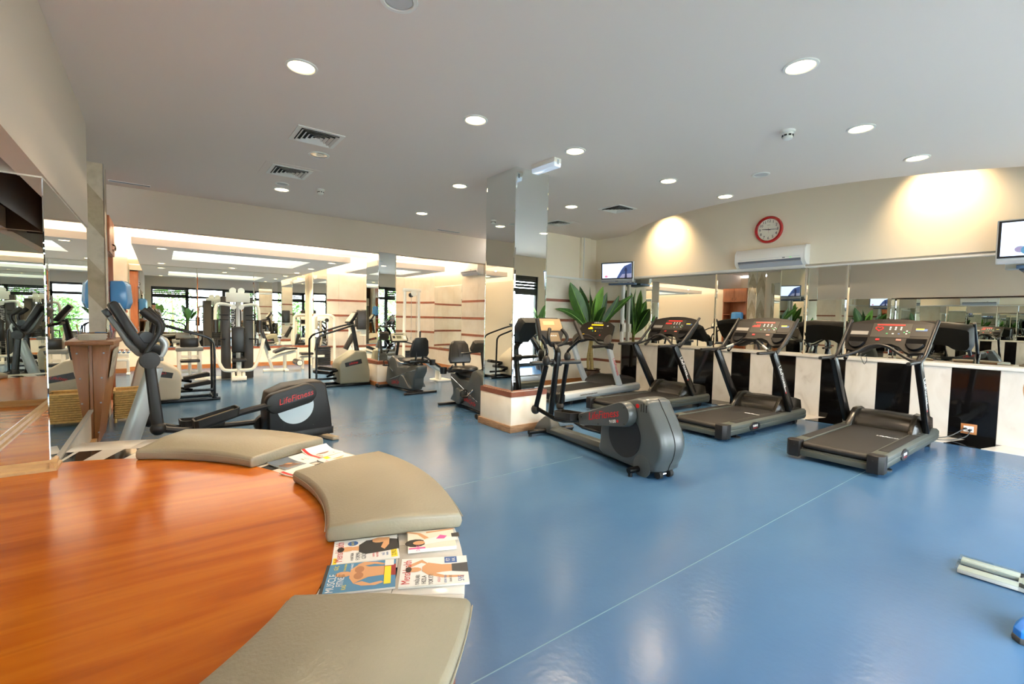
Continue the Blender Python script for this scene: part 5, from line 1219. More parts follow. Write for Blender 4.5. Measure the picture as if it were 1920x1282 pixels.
sb = thing('sit_up_board', 'silver sloping sit-up board behind the two recumbent bikes', 'weight bench', (0, 0, 0), 0)
d_ = MB(); d_.loft([[(4.30, 8.86, 0.63), (4.30, 9.12, 0.63), (4.30, 9.12, 0.56), (4.30, 8.86, 0.56)], [(4.86, 8.86, 0.25), (4.86, 9.12, 0.25), (4.86, 9.12, 0.18), (4.86, 8.86, 0.18)]])
part('board', d_, M_lsilver, sb, 0.01)
part('pad', MB().loft([[(4.27, 8.84, 0.69), (4.27, 9.14, 0.69), (4.27, 9.14, 0.64), (4.27, 8.84, 0.64)], [(4.84, 8.84, 0.305), (4.84, 9.14, 0.305), (4.84, 9.14, 0.255), (4.84, 8.84, 0.255)]]), M_pad, sb, 0.012)
wtube(sb, 'leg', [(4.36, 8.99, 0.57), (4.26, 8.99, 0.0)], 0.03, 0, M_lsilver)
part('foot_plate', MB().box(4.72, 5.05, 8.80, 9.18, 0.0, 0.035).box(4.80, 4.86, 8.9, 9.08, 0.03, 0.22), M_whitem, sb, 0.008)

# dumbbells on a low rack by the left far pier
dr = thing('dumbbell_rack', 'low white dumbbell rack against the striped left pier', 'rack', (-0.75, 13.0, 0))
part('rail', MB().box(-0.30, 0.22, -0.02, 0.10, 0.40, 0.47).box(-0.30, 0.22, -0.14, -0.05, 0.30, 0.36), M_whitem, dr, 0.01)
for s in (-0.28, 0.20): part('leg', MB().box(s-0.03, s+0.03, -0.15, 0.12, 0, 0.04).box(s-0.025, s+0.025, 0.0, 0.05, 0, 0.42), M_whitem, dr, 0.006)
for k in range(3):
    x = -0.69+k*0.075
    dbl = thing('dumbbell', ['chrome dumbbell at the left of the rack', 'chrome dumbbell in the middle of the rack', 'chrome dumbbell at the right of the rack'][k], 'dumbbell', (x, 12.99, 0.505), 0, 'chrome dumbbells on the rack')
    part('handle', MB().cyl((0, -0.06, 0), (0, 0.06, 0), 0.014, 8), M_chrome, dbl)
    for s in (-1, 1): part('head', MB().lathe([(0.02, s*0.055), (0.034, s*0.06), (0.034, s*0.12), (0.02, s*0.125)], (0, 0, 0), 'y', 12), M_chrome, dbl)

# ------------------------------------------------------------------ potted plants
def leaf(par, base, tip, bulge, w, m, twist=0.0, n=11):
    base = Vector(base); tip = Vector(tip); mid = (base+tip)/2+Vector(bulge); mb = MB()
    c = lambda t: base*(1-t)**2 + mid*2*t*(1-t) + tip*t*t
    L_, Cn, Rt = [], [], []
    side0 = None
    for i in range(n+1):
        t = i/n; p = c(t); d = (c(min(t+0.01, 1))-c(max(t-0.01, 0))).normalized()
        sd = d.cross(Vector((0, 0, 1)))
        if sd.length < 0.05: sd = Vector((0.7, -0.7, 0))
        sd.normalize()
        if twist: sd = Matrix.Rotation(twist, 3, d) @ sd
        nn = sd.cross(d).normalized()
        u = max(0, (t-0.12)/0.88)
        ww = w*max(0.0, sin(pi*min(u, 1)**1.0))**0.8*0.55 if u > 0 else 0.006
        ww = max(ww, 0.005)
        rip = 0.012*sin(i*2.3)*(ww/w)
        L_.append(p+sd*ww+nn*(ww*0.28+rip)); Rt.append(p-sd*ww+nn*(ww*0.28-rip)); Cn.append(p)
    mb.loft([[a, (a+b)/2-Vector((0, 0, 0.004)), b, (b+e)/2-Vector((0, 0, 0.004)), e] for a, b, e in zip(L_, Cn, Rt)], False, False)
    o = part('leaf', mb, m, par)
    part('midrib', MB().tube([p+Vector((0, 0, 0.003)) for p in Cn], [0.010*(1-i/(n+1))+0.002 for i in range(n+1)], 5), M_leaf2, o)
    return o
def plant(label, x, y, stem_top, leaves, pot_r=0.21, pot_h=0.36):
    t = thing('potted_plant', label, 'plant', (x, y, 0), 0)
    part('pot', MB().lathe([(pot_r*0.62, 0.0), (pot_r*0.9, pot_h*0.35), (pot_r, pot_h*0.65), (pot_r*0.82, pot_h*0.92), (pot_r*0.92, pot_h), (pot_r*0.80, pot_h), (pot_r*0.72, pot_h*0.9)], n=28), M_pot, t)
    part('soil', MB().cyl((0, 0, pot_h*0.80), (0, 0, pot_h*0.86), pot_r*0.76, 20), M_soil, t)
    part('stem', MB().tube([(0.02, 0, pot_h*0.8), (-0.01, 0.01, stem_top*0.6), (0, 0, stem_top)], [0.042, 0.036, 0.028], 8, smooth=4), M_stem, t)
    part('stem', MB().tube([(-0.05, 0.03, pot_h*0.8), (-0.06, 0.05, stem_top*0.5), (-0.02, 0.02, stem_top*0.9)], [0.03, 0.026, 0.016], 8, smooth=4), M_stem, t)
    for z0, tip, bul, w, m, tw in leaves: leaf(t, (0, 0, z0), tip, bul, w, m, tw)
    return t
def scr(a, d, z): return (0.68*a+0.73*d, -0.73*a+0.68*d, z)
Z0 = 1.18
plant('banana plant in a brown glazed pot in the corner behind the silver treadmill', 7.25, 6.75, Z0, [
    (Z0-0.15, scr(-0.49, -0.10, Z0+0.98), scr(-0.08, 0, 0.12), 0.27, M_leaf, 1.35),
    (Z0-0.05, scr(0.19, -0.10, Z0+0.90), scr(-0.03, 0, 0.05), 0.21, M_leaf2, 1.5),
    (Z0-0.10, scr(-0.08, 0.10, Z0+0.90), scr(-0.05, 0, 0.05), 0.17, M_leafd, 1.5),
    (Z0-0.10, scr(0.28, 0.10, Z0+0.80), scr(0.06, 0, 0.04), 0.19, M_leafd, -1.4),
    (Z0-0.10, scr(0.80, 0.0, Z0+0.74), scr(-0.02, 0, 0.08), 0.16, M_leaf, 1.0),
    (Z0-0.20, scr(-0.78, -0.20, Z0+0.42), scr(0.1, 0, 0.28), 0.16, M_leaf, 0.9),
    (Z0-0.18, scr(0.24, -0.30, Z0+0.48), scr(0.02, 0, 0.10), 0.24, M_leafd, 1.45),
    (Z0-0.05, scr(-0.30, 0.15, Z0+0.92), scr(-0.06, 0, 0.06), 0.20, M_leafd, 1.4),
    (Z0-0.12, scr(0.05, -0.25, Z0+0.66), scr(-0.02, 0, 0.06), 0.20, M_leaf, 1.5),
    (Z0-0.20, scr(-0.45, 0.15, Z0+0.55), scr(0.0, 0, 0.16), 0.17, M_leafd, 1.1),
    (Z0-0.15, scr(0.52, -0.05, Z0+0.72), scr(0.12, 0, 0.02), 0.15, M_leafd, -1.2)])
def rleaves(seed, n, z0, ln, cx=0.0, cy=0.0):
    rnd = random.Random(seed); out = []
    for k in range(n):
        a = 2*pi*k/n+rnd.uniform(-0.3, 0.3); e = rnd.uniform(0.35, 1.3); L_ = ln*rnd.uniform(0.75, 1.1)
        out.append((z0-rnd.uniform(0, 0.2), (L_*cos(e)*cos(a), L_*cos(e)*sin(a)*0.8, z0+L_*sin(e)*0.9), (0, 0, 0.2*cos(e)), rnd.uniform(0.18, 0.28), (M_leaf, M_leafd, M_leaf2, M_leaf)[k % 4], rnd.uniform(-0.5, 0.5)))
    return out
plant('banana plant by the window behind the camera, seen in the far mirror', 1.15, -0.85, 0.95, rleaves(3, 9, 0.95, 1.0))
plant('banana plant by the window near the end of the treadmill wall', 8.35, -0.75, 0.95, rleaves(5, 9, 0.95, 0.95))
plant('banana plant by the windows in line with the front treadmill, seen only in mirrors', 5.9, -0.80, 0.9, rleaves(8, 8, 0.9, 0.95))
plant('banana plant left of the camera beside the alcove, seen only in mirrors', -0.05, -0.95, 1.0, rleaves(11, 9, 1.0, 0.9), 0.18)

# ------------------------------------------------------------------ televisions, clock, air conditioners
def tv(label, c, face, wd, hg, tilt, pic):
    """c centre of the screen, face: horizontal direction the screen looks to"""
    t = thing('television', label, 'television', c, 0)
    f = Vector((face[0], face[1], 0)).normalized(); r_ = Vector((0, 0, 1)).cross(f)    # r_: to the right as seen by the viewer
    M = Matrix((r_, Vector((0, 0, 1)), f)).transposed() @ Matrix.Rotation(tilt, 3, 'X')
    t.rotation_euler = M.to_euler()
    w, h = wd/2, hg/2
    cs = part('casing', MB().box(-w, w, -h-0.055, h, -0.07, 0.0), M_lsilver, t, 0.012, 3)
    part('bezel', MB().box(-w+0.012, w-0.012, -h+0.012, h-0.010, -0.01, 0.006), M_blackpl, cs, 0.004)
    sc_ = part('screen', MB().box(-w+0.035, w-0.035, -h+0.035, h-0.03, 0.0, 0.008), mat('screen_white', (170, 190, 230), 0.2, emit=(226, 238, 255), estr=1.35), cs)
    pic(sc_, w-0.036, h-0.034)
    part('speaker_bar', MB().box(-w+0.02, w-0.02, -h-0.048, -h-0.012, 0.0, 0.003), mat('tv_grey', (150, 152, 156), 0.4), cs)
    part('maker_mark', MB().box(-0.03, 0.03, -h-0.035, -h-0.025, 0.003, 0.0045), M_panelk, cs)
    part('player', MB().box(-w*0.55, w*0.95, -h-0.11, -h-0.07, -0.26, -0.02), mat('player_blue_grey', (62, 82, 108), 0.35), t, 0.006)
    part('bracket', MB().box(-0.05, 0.05, -0.15, 0.1, -0.2, -0.065).box(-0.04, 0.04, -h-0.07, 0.0, -0.24, -0.19), M_white, t, 0.006)
    return t
def flat(par, nm, pts, m, z=0.0088): return part(nm, MB().add([(x, y, z) for x, y in pts], [tuple(range(len(pts)))]), m, par)
def em(nm, c, s=1.0): return mat(nm, c, 0.4, emit=c, estr=s)
def pic1(sc_, w, h):
    flat(sc_, 'picture', [(0.0, -h), (0.10, 0.02), (0.16, 0.09), (w*0.95, h*0.95), (w, h), (w, -h)], em('screen_navy', (64, 82, 130), 0.7))
    flat(sc_, 'picture', [(0.06, -h), (0.12, -0.07), (w, -0.06), (w, -h)], em('screen_grey', (150, 150, 180), 0.7), 0.0090)
    flat(sc_, 'picture', [(0.17, -h), (0.185, -0.02), (0.16, 0.0), (0.18, 0.06), (0.21, 0.06), (0.23, 0.0), (0.215, -0.03), (0.22, -h)], em('screen_dark', (40, 48, 84), 0.6), 0.0092)
    flat(sc_, 'picture', blob(-w*0.72, -h*0.75, 0.035, 0.025), em('screen_red', (200, 120, 150), 0.8), 0.0092)
def pic2(sc_, w, h):
    flat(sc_, 'picture', blob(-w*0.6, h*0.2, 0.08, h*0.75), em('screen_cyan', (186, 226, 240), 1.1))
    flat(sc_, 'picture', blob(-w*0.55, -h*0.62, 0.045, 0.035), em('screen_mauve', (120, 110, 140), 0.8), 0.0090)
    flat(sc_, 'picture', blob(-w*0.42, -h*0.68, 0.04, 0.045), em('screen_teal', (60, 110, 140), 0.8), 0.0092)
    flat(sc_, 'picture', blob(-w*0.8, h*0.66, 0.03, 0.025), em('screen_bright', (250, 252, 255), 1.6), 0.0092)
    flat(sc_, 'picture', blob(-w*0.76, h*0.32, 0.025, 0.035), MATS['screen_bright'], 0.0092)
tv('small silver television on a wall bracket above the banana plant', (7.50, 6.36, 2.405), (-0.93, -0.30), 0.70, 0.36, R(4), pic1)
tv('television on the treadmill wall, cut off by the right frame edge', (7.52, 0.55, 2.365), (-1.0, -0.12), 0.74, 0.43, R(7), pic2)
part('conduit', MB().box(7.80, 7.86, 6.42, 6.48, 0.94, 2.25).box(7.80, 7.875, 6.38, 6.50, 1.15, 1.32), M_white, up_wall, 0.003)

ck = thing('wall_clock', 'round red wall clock above the air conditioner', 'clock', (XR-0.02, 3.555, 2.90), 0)
ck.rotation_euler = (R(90), 0, R(-90))
part('rim', MB().lathe([(0.172, 0.0), (0.215, 0.0), (0.218, 0.03), (0.205, 0.05), (0.180, 0.045), (0.172, 0.025)] , n=48, caps=False), M_clockred, ck)
fc = part('face', MB().cyl((0, 0, 0.0), (0, 0, 0.022), 0.178, 48), mat('clock_face', (246, 240, 226), 0.4), ck)
for n_ in range(1, 13):
    a = R(90-30*n_)
    text('numeral', str(n_), 0.062, M_blackp, fc, (0.136*cos(a), 0.136*sin(a), 0.0232), ext=0.0008)
for k in range(60):
    if k % 5 == 0: continue
    a = R(6*k)
text('lettering', 'Quartz', 0.016, M_blackp, fc, (0, 0.075, 0.0232), ext=0.0003)
def hand(nm, ang, ln, w, m, tail=0.03, z=0.026):
    a = R(90-ang); d = Vector((cos(a), sin(a), 0)); n = Vector((-d.y, d.x, 0))
    part(nm, MB().loft([[-d*tail-n*w/2, -d*tail+n*w/2, -d*tail+n*w/2+Vector((0, 0, 0.002)), -d*tail-n*w/2+Vector((0, 0, 0.002))], [d*ln-n*w/5, d*ln+n*w/5, d*ln+n*w/5+Vector((0, 0, 0.002)), d*ln-n*w/5+Vector((0, 0, 0.002))]]), m, ck, loc=(0, 0, z))
hand('hour_hand', 277, 0.105, 0.016, M_blackp); hand('minute_hand', 93, 0.15, 0.012, M_blackp, z=0.029); hand('second_hand', 172, 0.06, 0.003, M_red, z=0.032)
part('hub', MB().cyl((0, 0, 0.022), (0, 0, 0.036), 0.008, 12), M_blackp, ck)

def aircon(label, x, y0, y1, z0):
    t = thing('air_conditioner', label, 'air conditioner', (x, 0, z0), 0, 'split air conditioners')
    pr = [(0.0, 0.0), (-0.10, 0.0), (-0.165, 0.05), (-0.185, 0.10), (-0.175, 0.22), (-0.13, 0.285), (0.0, 0.30)]
    b = part('casing', MB().prism(pr, y0, y1, 'y'), M_acw, t, 0.012, 3)
    part('outlet_flap', MB().prism([(-0.095, -0.006), (-0.17, 0.052), (-0.176, 0.046), (-0.105, -0.012)], y0+0.05, y1-0.05, 'y'), M_acg, b)
    part('outlet_gap', MB().prism([(-0.168, 0.060), (-0.183, 0.092), (-0.186, 0.090), (-0.172, 0.056)], y0+0.05, y1-0.05, 'y'), mat('ac_slot', (96, 102, 112), 0.4), b)
    part('groove', MB().box(-0.1865, -0.18, y0+0.06, y1-0.06, 0.118, 0.121), M_acg, b)
    for s in (y0, y1): part('end_cap', MB().prism([(0.0, -0.004), (-0.10, -0.004), (-0.168, 0.048), (-0.19, 0.10), (-0.18, 0.222), (-0.134, 0.29), (0.0, 0.305)], s-0.012, s+0.012, 'y'), M_acw, b, 0.008)
    part('status_light', MB().box(-0.188, -0.184, y0+0.18, y0+0.20, 0.106, 0.114), mat('green_light', (80, 200, 90), 0.4, emit=(90, 255, 110), estr=1.0), b)
    part('display', MB().box(-0.187, -0.183, y0+0.27, y0+0.31, 0.104, 0.114), M_panelk, b)
    return t
aircon('white split air conditioner below the red clock', XR-0.02, 2.95, 4.0, 2.30)
aircon('small white air conditioner high on the right wall of the far room', 6.18, 9.3, 10.1, 2.42)

# ------------------------------------------------------------------ ceiling fittings
LAMPS = [(0.85, 3.72, 'recessed ceiling lamp nearest the left wall, over the platform'), (3.59, 1.46, 'largest recessed ceiling lamp, over the bare floor at right'), (2.32, 3.67, 'recessed ceiling lamp in line with the emergency light, second from the left wall'),
    (3.56, 3.64, 'recessed ceiling lamp just in front of the emergency light'), (5.13, 1.55, 'recessed ceiling lamp beside the larger smoke detector'), (6.46, 1.43, 'recessed ceiling lamp at the curved ceiling edge by the cut-off television'),
    (5.21, 3.62, 'recessed ceiling lamp above the silver treadmill, nearest the clock row'), (6.44, 3.53, 'recessed ceiling lamp near the curved ceiling edge above the clock'), (5.25, 5.42, 'recessed ceiling lamp by the square vent above the corner plant'),
    (3.30, 5.60, 'recessed ceiling lamp half hidden by the central column'), (1.44, 7.48, 'recessed ceiling lamp next to the blank disc by the beam'), (3.67, 7.50, 'recessed ceiling lamp before the beam, above the recumbent bikes')]
def lamp(x, y, label, z=H, on=True, w=DOWN_W, r=0.088):
    t = thing('ceiling_lamp', label, 'lamp', (x, y, z), 0, 'recessed ceiling lamps')
    part('trim_ring', MB().lathe([(r, 0.0), (r+0.024, 0.0), (r+0.022, -0.007), (r+0.006, -0.010), (r, -0.006)], n=32, caps=False), M_white, t)
    part('lens', MB().lathe([(0.002, -0.004), (r*0.6, -0.005), (r, -0.003), (r, 0.0)], n=32), M_lampglow if on else M_lampoff, t)
    if on:
        d = bpy.data.lights.new('lamp_light', 'AREA'); d.shape = 'DISK'; d.size = r*1.8; d.energy = w; d.color = WARM; d.spread = R(120)
        o = bpy.data.objects.new('lamp_light', d); COL.objects.link(o); o.parent = t; o.location = (0, 0, -0.014)
    return t
for x, y, lb in LAMPS: lamp(x, y, lb)
lamp(1.46, 5.59, 'unlit recessed ceiling lamp between the two square vents', on=False)
for x, y, lb in ((0.05, 9.95, 'small lamp at the left end of the hanging ceiling panel'), (2.85, 9.95, 'small lamp at the right end of the hanging ceiling panel'), (0.05, 13.0, 'small lamp at the far left of the hanging ceiling panel'), (4.0, 9.95, 'small lamp under the second hanging ceiling panel'), (2.85, 11.6, 'small lamp added to brighten the far room, right of the hanging ceiling panel'), (2.85, 13.0, 'small lamp added to brighten the far room, far right of the panel'), (1.4, 12.9, 'small lamp added to brighten the far room, middle of the panel far edge')):
    lamp(x, y, lb, 2.45, True, 48, 0.07)  # the last three lamps are added to brighten the far room

def vent(label, x, y, w=0.40, plate=0.0):
    t = thing('ceiling_vent', label, 'vent', (x, y, H), 0, 'square ceiling vents')
    part('backing', MB().box(-w*0.45, w*0.45, -w*0.45, w*0.45, -0.004, 0.0), M_dark, t)
    a = w/2
    def ringm(a0, a1, z0, z1): return MB().loft([[(-a0, -a0, z0), (a0, -a0, z0), (a0, a0, z0), (-a0, a0, z0)], [(-a1, -a1, z1), (a1, -a1, z1), (a1, a1, z1), (-a1, a1, z1)], [(-a1+0.004, -a1+0.004, z1+0.002), (a1-0.004, -a1+0.004, z1+0.002), (a1-0.004, a1-0.004, z1+0.002), (-a1+0.004, a1-0.004, z1+0.002)], [(-a0+0.006, -a0+0.006, z0+0.002), (a0-0.006, -a0+0.006, z0+0.002), (a0-0.006, a0-0.006, z0+0.002), (-a0+0.006, a0-0.006, z0+0.002)]], True, False)
    part('frame', MB().loft([[(-a-0.02, -a-0.02, 0), (a+0.02, -a-0.02, 0), (a+0.02, a+0.02, 0), (-a-0.02, a+0.02, 0)], [(-a-0.02, -a-0.02, -0.008), (a+0.02, -a-0.02, -0.008), (a+0.02, a+0.02, -0.008), (-a-0.02, a+0.02, -0.008)], [(-a+0.02, -a+0.02, -0.008), (a-0.02, -a+0.02, -0.008), (a-0.02, a-0.02, -0.008), (-a+0.02, a-0.02, -0.008)]], True, False), M_white, t)
    for k in range(4):
        a0 = a*(0.88-0.2*k); part('louvre', ringm(a0, a0-0.024, -0.020, -0.003), M_white, t)
    part('centre_plate', MB().box(-a*0.1, a*0.1, -a*0.1, a*0.1, -0.02, -0.016), M_white, t)
    if plate: part('cover_plate', MB().box(-a-plate, a+plate, -a-plate, a+plate, -0.003, 0.0), M_ceil, t)
    return t
vent('square ceiling vent nearest the camera, left of centre', 1.30, 5.06)
vent('square ceiling vent behind it, by the small smoke detector', 1.34, 6.50, 0.42, 0.10)
vent('square ceiling vent above the corner plant', 5.90, 5.03)
vent('square ceiling vent at the edge of the central column', 5.95, 6.48, 0.36, 0.10)
def slot(label, x0, x1, y):
    t = thing('slot_vent', label, 'vent', ((x0+x1)/2, y, H), 0, 'slot vents at the beam')
    w = (x1-x0)/2
    part('frame', MB().box(-w, w, -0.05, -0.035, -0.006, 0).box(-w, w, 0.035, 0.05, -0.006, 0).box(-w-0.01, -w, -0.05, 0.05, -0.006, 0).box(w, w+0.01, -0.05, 0.05, -0.006, 0), M_white, t)
    part('slot', MB().box(-w, w, -0.035, 0.035, -0.003, 0.0), M_dark, t); part('blade', MB().box(-w, w, -0.004, 0.004, -0.008, -0.003), M_acg, t)
slot('slot vent by the stone column at the beam', -0.53, -0.08, 8.62)
slot('slot vent at the beam left of the central column', 4.58, 5.1, 8.64)
def detector(label, x, y, k=1.0):
    t = thing('smoke_detector', label, 'smoke detector', (x, y, H), 0, 'ceiling smoke detectors')
    part('base', MB().lathe([(0.002, 0.0), (0.062*k, 0.0), (0.062*k, -0.018*k), (0.05*k, -0.022*k), (0.002, -0.022*k)]), M_white, t)
    part('head', MB().lathe([(0.048*k, -0.02*k), (0.044*k, -0.055*k), (0.040*k, -0.075*k), (0.02*k, -0.085*k), (0.002, -0.086*k)]), M_white, t)
    for i in range(8):
        a = 2*pi*i/8; part('grille_slot', MB().cbox((0.0455*k*cos(a), 0.0455*k*sin(a), -0.048*k), 0.006, 0.022*k, 0.014*k, Matrix.Rotation(a, 3, 'Z')), M_dark, t)
detector('larger smoke detector between the right ceiling lamps', 4.69, 1.99, 1.0)
detector('smaller smoke detector near the left square vents', 1.875, 7.09, 0.9)
def disc(label, x, y, r, m=M_white):
    t = thing('ceiling_speaker', label, 'ceiling speaker', (x, y, H), 0)
    part('ring', MB().lathe([(r*0.74, 0), (r, 0), (r*0.97, -0.008), (r*0.78, -0.008), (r*0.74, -0.003)], n=36, caps=False), m, t)
    part('grille', MB().lathe([(0.002, -0.004), (r*0.70, -0.004), (r*0.72, -0.001)], n=36), mat('speaker_grille', (196, 196, 196), 0.6), t)
disc('round ceiling speaker at the top edge of the photograph', 1.115, 2.60, 0.108)
disc('blank white disc on the ceiling toward the clock', 5.81, 2.75, 0.10)
disc('small blank disc beside the lamp near the beam', 1.38, 7.15, 0.09)
el_ = thing('emergency_light', 'white emergency light box on the ceiling at the central column', 'light fixture', (3.555, 4.10, H), R(90+2))
part('base', MB().box(-0.19, 0.19, -0.055, 0.055, -0.05, 0.0), M_white, el_, 0.006)
ln = part('lens', MB().prism([(-0.058, -0.05), (0.058, -0.05), (0.048, -0.10), (-0.048, -0.10)], -0.19, 0.19, 'x'), M_emlens, el_, 0.008)
part('clip', MB().box(-0.196, -0.188, -0.012, 0.012, -0.07, -0.02).box(0.188, 0.196, -0.012, 0.012, -0.07, -0.02), M_acg, el_)

# ------------------------------------------------------------------ reception counter and what stands on it
ds = thing('reception_counter', 'tapered wooden reception counter beside the left mirror', 'counter', (0, 0, 0))
part('top', MB().prism([(-0.535, 6.165), (-0.37, 6.165), (-0.335, 7.12), (-0.60, 7.15), (-1.15, 7.15), (-1.15, 6.165)], 1.03, 1.07, 'z'), M_deskwood, ds, 0.004)
part('front_panel', MB().prism([(-0.535, 0.0), (-0.515, 0.0), (-0.40, 1.03), (-0.535, 1.03)], 6.20, 6.225, 'y'), M_deskwood, ds, 0.002)
part('front_panel', MB().prism([(-1.12, 0.0), (-0.538, 0.0), (-0.538, 1.03), (-1.12, 1.03)], 6.205, 6.225, 'y'), M_deskwood, ds, 0.002)
part('side_panel', MB().add([(-0.515, 6.225, 0), (-0.505, 7.05, 0), (-0.37, 7.08, 1.03), (-0.40, 6.225, 1.03), (-0.54, 6.225, 0), (-0.53, 7.05, 0), (-0.395, 7.08, 1.03), (-0.425, 6.225, 1.03)], [(0, 1, 2, 3), (7, 6, 5, 4), (0, 4, 5, 1), (1, 5, 6, 2), (2, 6, 7, 3), (3, 7, 4, 0)]), M_deskwood, ds)
part('rear_panel', MB().box(-1.12, -0.53, 7.03, 7.05, 0, 1.03), M_deskwood, ds)
for (x, z) in ((-0.45, 0.95), (-0.47, 0.70), (-0.48, 0.45), (-0.50, 0.15)): part('screw_cap', MB().cyl((x, 6.196, z), (x, 6.20, z), 0.008, 8), M_acg, ds)
po = part('notice', MB().add([(-0.446, 6.36, 0.68), (-0.440, 6.80, 0.66), (-0.385, 6.82, 0.98), (-0.405, 6.36, 0.97)], [(0, 1, 2, 3)]), ramp_mat('printed_notice', [(0.3, (90, 84, 70)), (0.5, (206, 200, 180)), (0.8, (150, 110, 90))], 0.4, noise=14), None)
po.location = (0.02, 0, 0); tag(po, 'printed picture sheet taped to the counter side', 'notice')
def tray(label, x, y, rz, n, m=M_paper):
    t = thing('paper_stack', label, 'paper', (x, y, 1.0705), rz)
    for k in range(n):
        part('sheet', MB().box(-0.11-0.002*k, 0.11+0.002*k, -0.15, 0.15, k*0.012, k*0.012+0.010), m, t, rot=(0, 0, R((k*7) % 5-2)))
tray('stack of papers on the counter near its front edge', -0.565, 6.55, 0.1, 5)
kb = thing('small_basket', 'small wicker basket with blue packets on the counter', 'basket', (-0.52, 6.92, 1.0705))
part('bowl', MB().lathe([(0.07, 0), (0.10, 0.06), (0.092, 0.06), (0.065, 0.008), (0.002, 0.008)], n=20), M_basket, kb)
part('contents', MB().cbox((0.02, 0, 0.05), 0.07, 0.05, 0.03).cbox((-0.03, 0.02, 0.05), 0.05, 0.06, 0.03), M_blueb, kb, 0.006)
cp = thing('pen_cup', 'clear plastic cup with pens at the counter edge', 'cup', (-0.415, 6.75, 1.0705))
part('cup', MB().lathe([(0.03, 0), (0.036, 0.09), (0.033, 0.09), (0.027, 0.004), (0.002, 0.004)], n=18), M_plasticclear, cp)
part('pen', MB().cyl((0.0, 0.0, 0.01), (0.02, 0.02, 0.16), 0.004, 6), M_red, cp); part('pen', MB().cyl((0.0, 0.01, 0.01), (-0.02, 0.02, 0.15), 0.004, 6), M_blue, cp)

cb = thing('tall_cabinet', 'tall wooden cabinet with open shelves beside the stone column', 'cabinet', (0, 0, 0))
part('body', MB().box(-1.0, -0.52, 8.03, 8.06, 0, 2.62).box(-1.0, -0.52, 8.86, 8.89, 0, 2.62).box(-1.0, -0.97, 8.03, 8.89, 0, 2.62).box(-1.0, -0.52, 8.03, 8.89, 2.59, 2.62).box(-1.0, -0.52, 8.03, 8.89, 0, 0.08), M_cabwood, cb, 0.002)
for z in (0.45, 0.85, 1.25, 1.68, 2.14): part('shelf', MB().box(-0.98, -0.525, 8.06, 8.86, z, z+0.022), M_cabwood, cb)
for i in range(2):
    y0 = 8.035+i*0.428
    d_ = part('door', MB().box(-0.522, -0.50, y0, y0+0.422, 2.15, 2.615), M_cabwood, cb, 0.003)
    yh = y0+(0.36 if i == 0 else 0.06)
    part('handle', MB().tube([(-0.50, yh, 2.20), (-0.47, yh, 2.21), (-0.465, yh, 2.24), (-0.47, yh, 2.27), (-0.50, yh, 2.28)], 0.006, 6), M_blackpl, d_)
dp = thing('water_dispenser', 'rounded blue plastic dispenser fixed to the cabinet side', 'dispenser', (-0.42, 8.3, 1.40))
part('cover', MB().loft([[(-0.095, -0.16, 0.02), (0.06, -0.16, 0.0), (0.10, 0, 0.0), (0.06, 0.16, 0.0), (-0.095, 0.16, 0.02)], [(-0.095, -0.18, 0.12), (0.08, -0.18, 0.10), (0.135, 0, 0.10), (0.08, 0.18, 0.10), (-0.095, 0.18, 0.12)], [(-0.095, -0.18, 0.30), (0.07, -0.18, 0.32), (0.12, 0, 0.33), (0.07, 0.18, 0.32), (-0.095, 0.18, 0.30)], [(-0.095, -0.16, 0.37), (0.04, -0.16, 0.38), (0.07, 0, 0.385), (0.04, 0.16, 0.38), (-0.095, 0.16, 0.37)]]), M_blueb, dp, 0.015, 3)
part('outlet', MB().box(-0.06, 0.06, -0.08, 0.08, -0.03, 0.01), M_blackpl, dp, 0.006)

def wicker(label, x, y, rz, w=0.40, d=0.34, h=0.37):
    t = thing('wicker_basket', label, 'basket', (x, y, 0), rz, 'wicker baskets by the counter')
    n = 12; rows = []
    pos = [(-w/2, -d/2), (w/2, -d/2), (w/2, d/2), (-w/2, d/2)]
    mb = MB()
    for k in range(n):
        z = 0.06+(h-0.08)*k/(n-1)
        pts = []
        for e in range(4):
            a = Vector(pos[e]); b = Vector(pos[(e+1) % 4]); L_ = (b-a).length; nn = Vector(((b-a).y, -(b-a).x)).normalized()
            m_ = 8
            for i in range(m_):
                p = a+(b-a)*i/m_+nn*(0.006*(1 if (i+k) % 2 else -1)); pts.append((p.x, p.y, z))
        pts.append(pts[0]); mb.tube(pts, 0.0125, 5, False)
    o = part('weave', mb, M_wicker, t); o['kind'] = 'stuff'
    part('lining', MB().box(-w/2+0.01, w/2-0.01, -d/2+0.01, -d/2+0.016, 0.05, h-0.01).box(-w/2+0.01, w/2-0.01, d/2-0.016, d/2-0.01, 0.05, h-0.01).box(-w/2+0.01, -w/2+0.016, -d/2, d/2, 0.05, h-0.01).box(w/2-0.016, w/2-0.01, -d/2, d/2, 0.05, h-0.01).box(-w/2, w/2, -d/2, d/2, 0.045, 0.055), M_wicker, t)
    part('rim', MB().tube([(*p, h) for p in pos]+[(*pos[0], h)], 0.017, 6), M_wicker, t)
    for p in pos: part('leg', MB().cyl((p[0]*0.95, p[1]*0.95, 0), (p[0]*0.95, p[1]*0.95, 0.07), 0.014, 8), M_wicker, t)
    part('towel', MB().ell((0.02, 0, h-0.10), 0.13, 0.11, 0.09, 12, 6), mat('cream_towel', (226, 196, 130), 0.9, bump=0.6, bscale=60), t)
wicker('wicker basket on the floor beyond the reception counter', -0.25, 7.62, 0.05, 0.42, 0.36, 0.38)

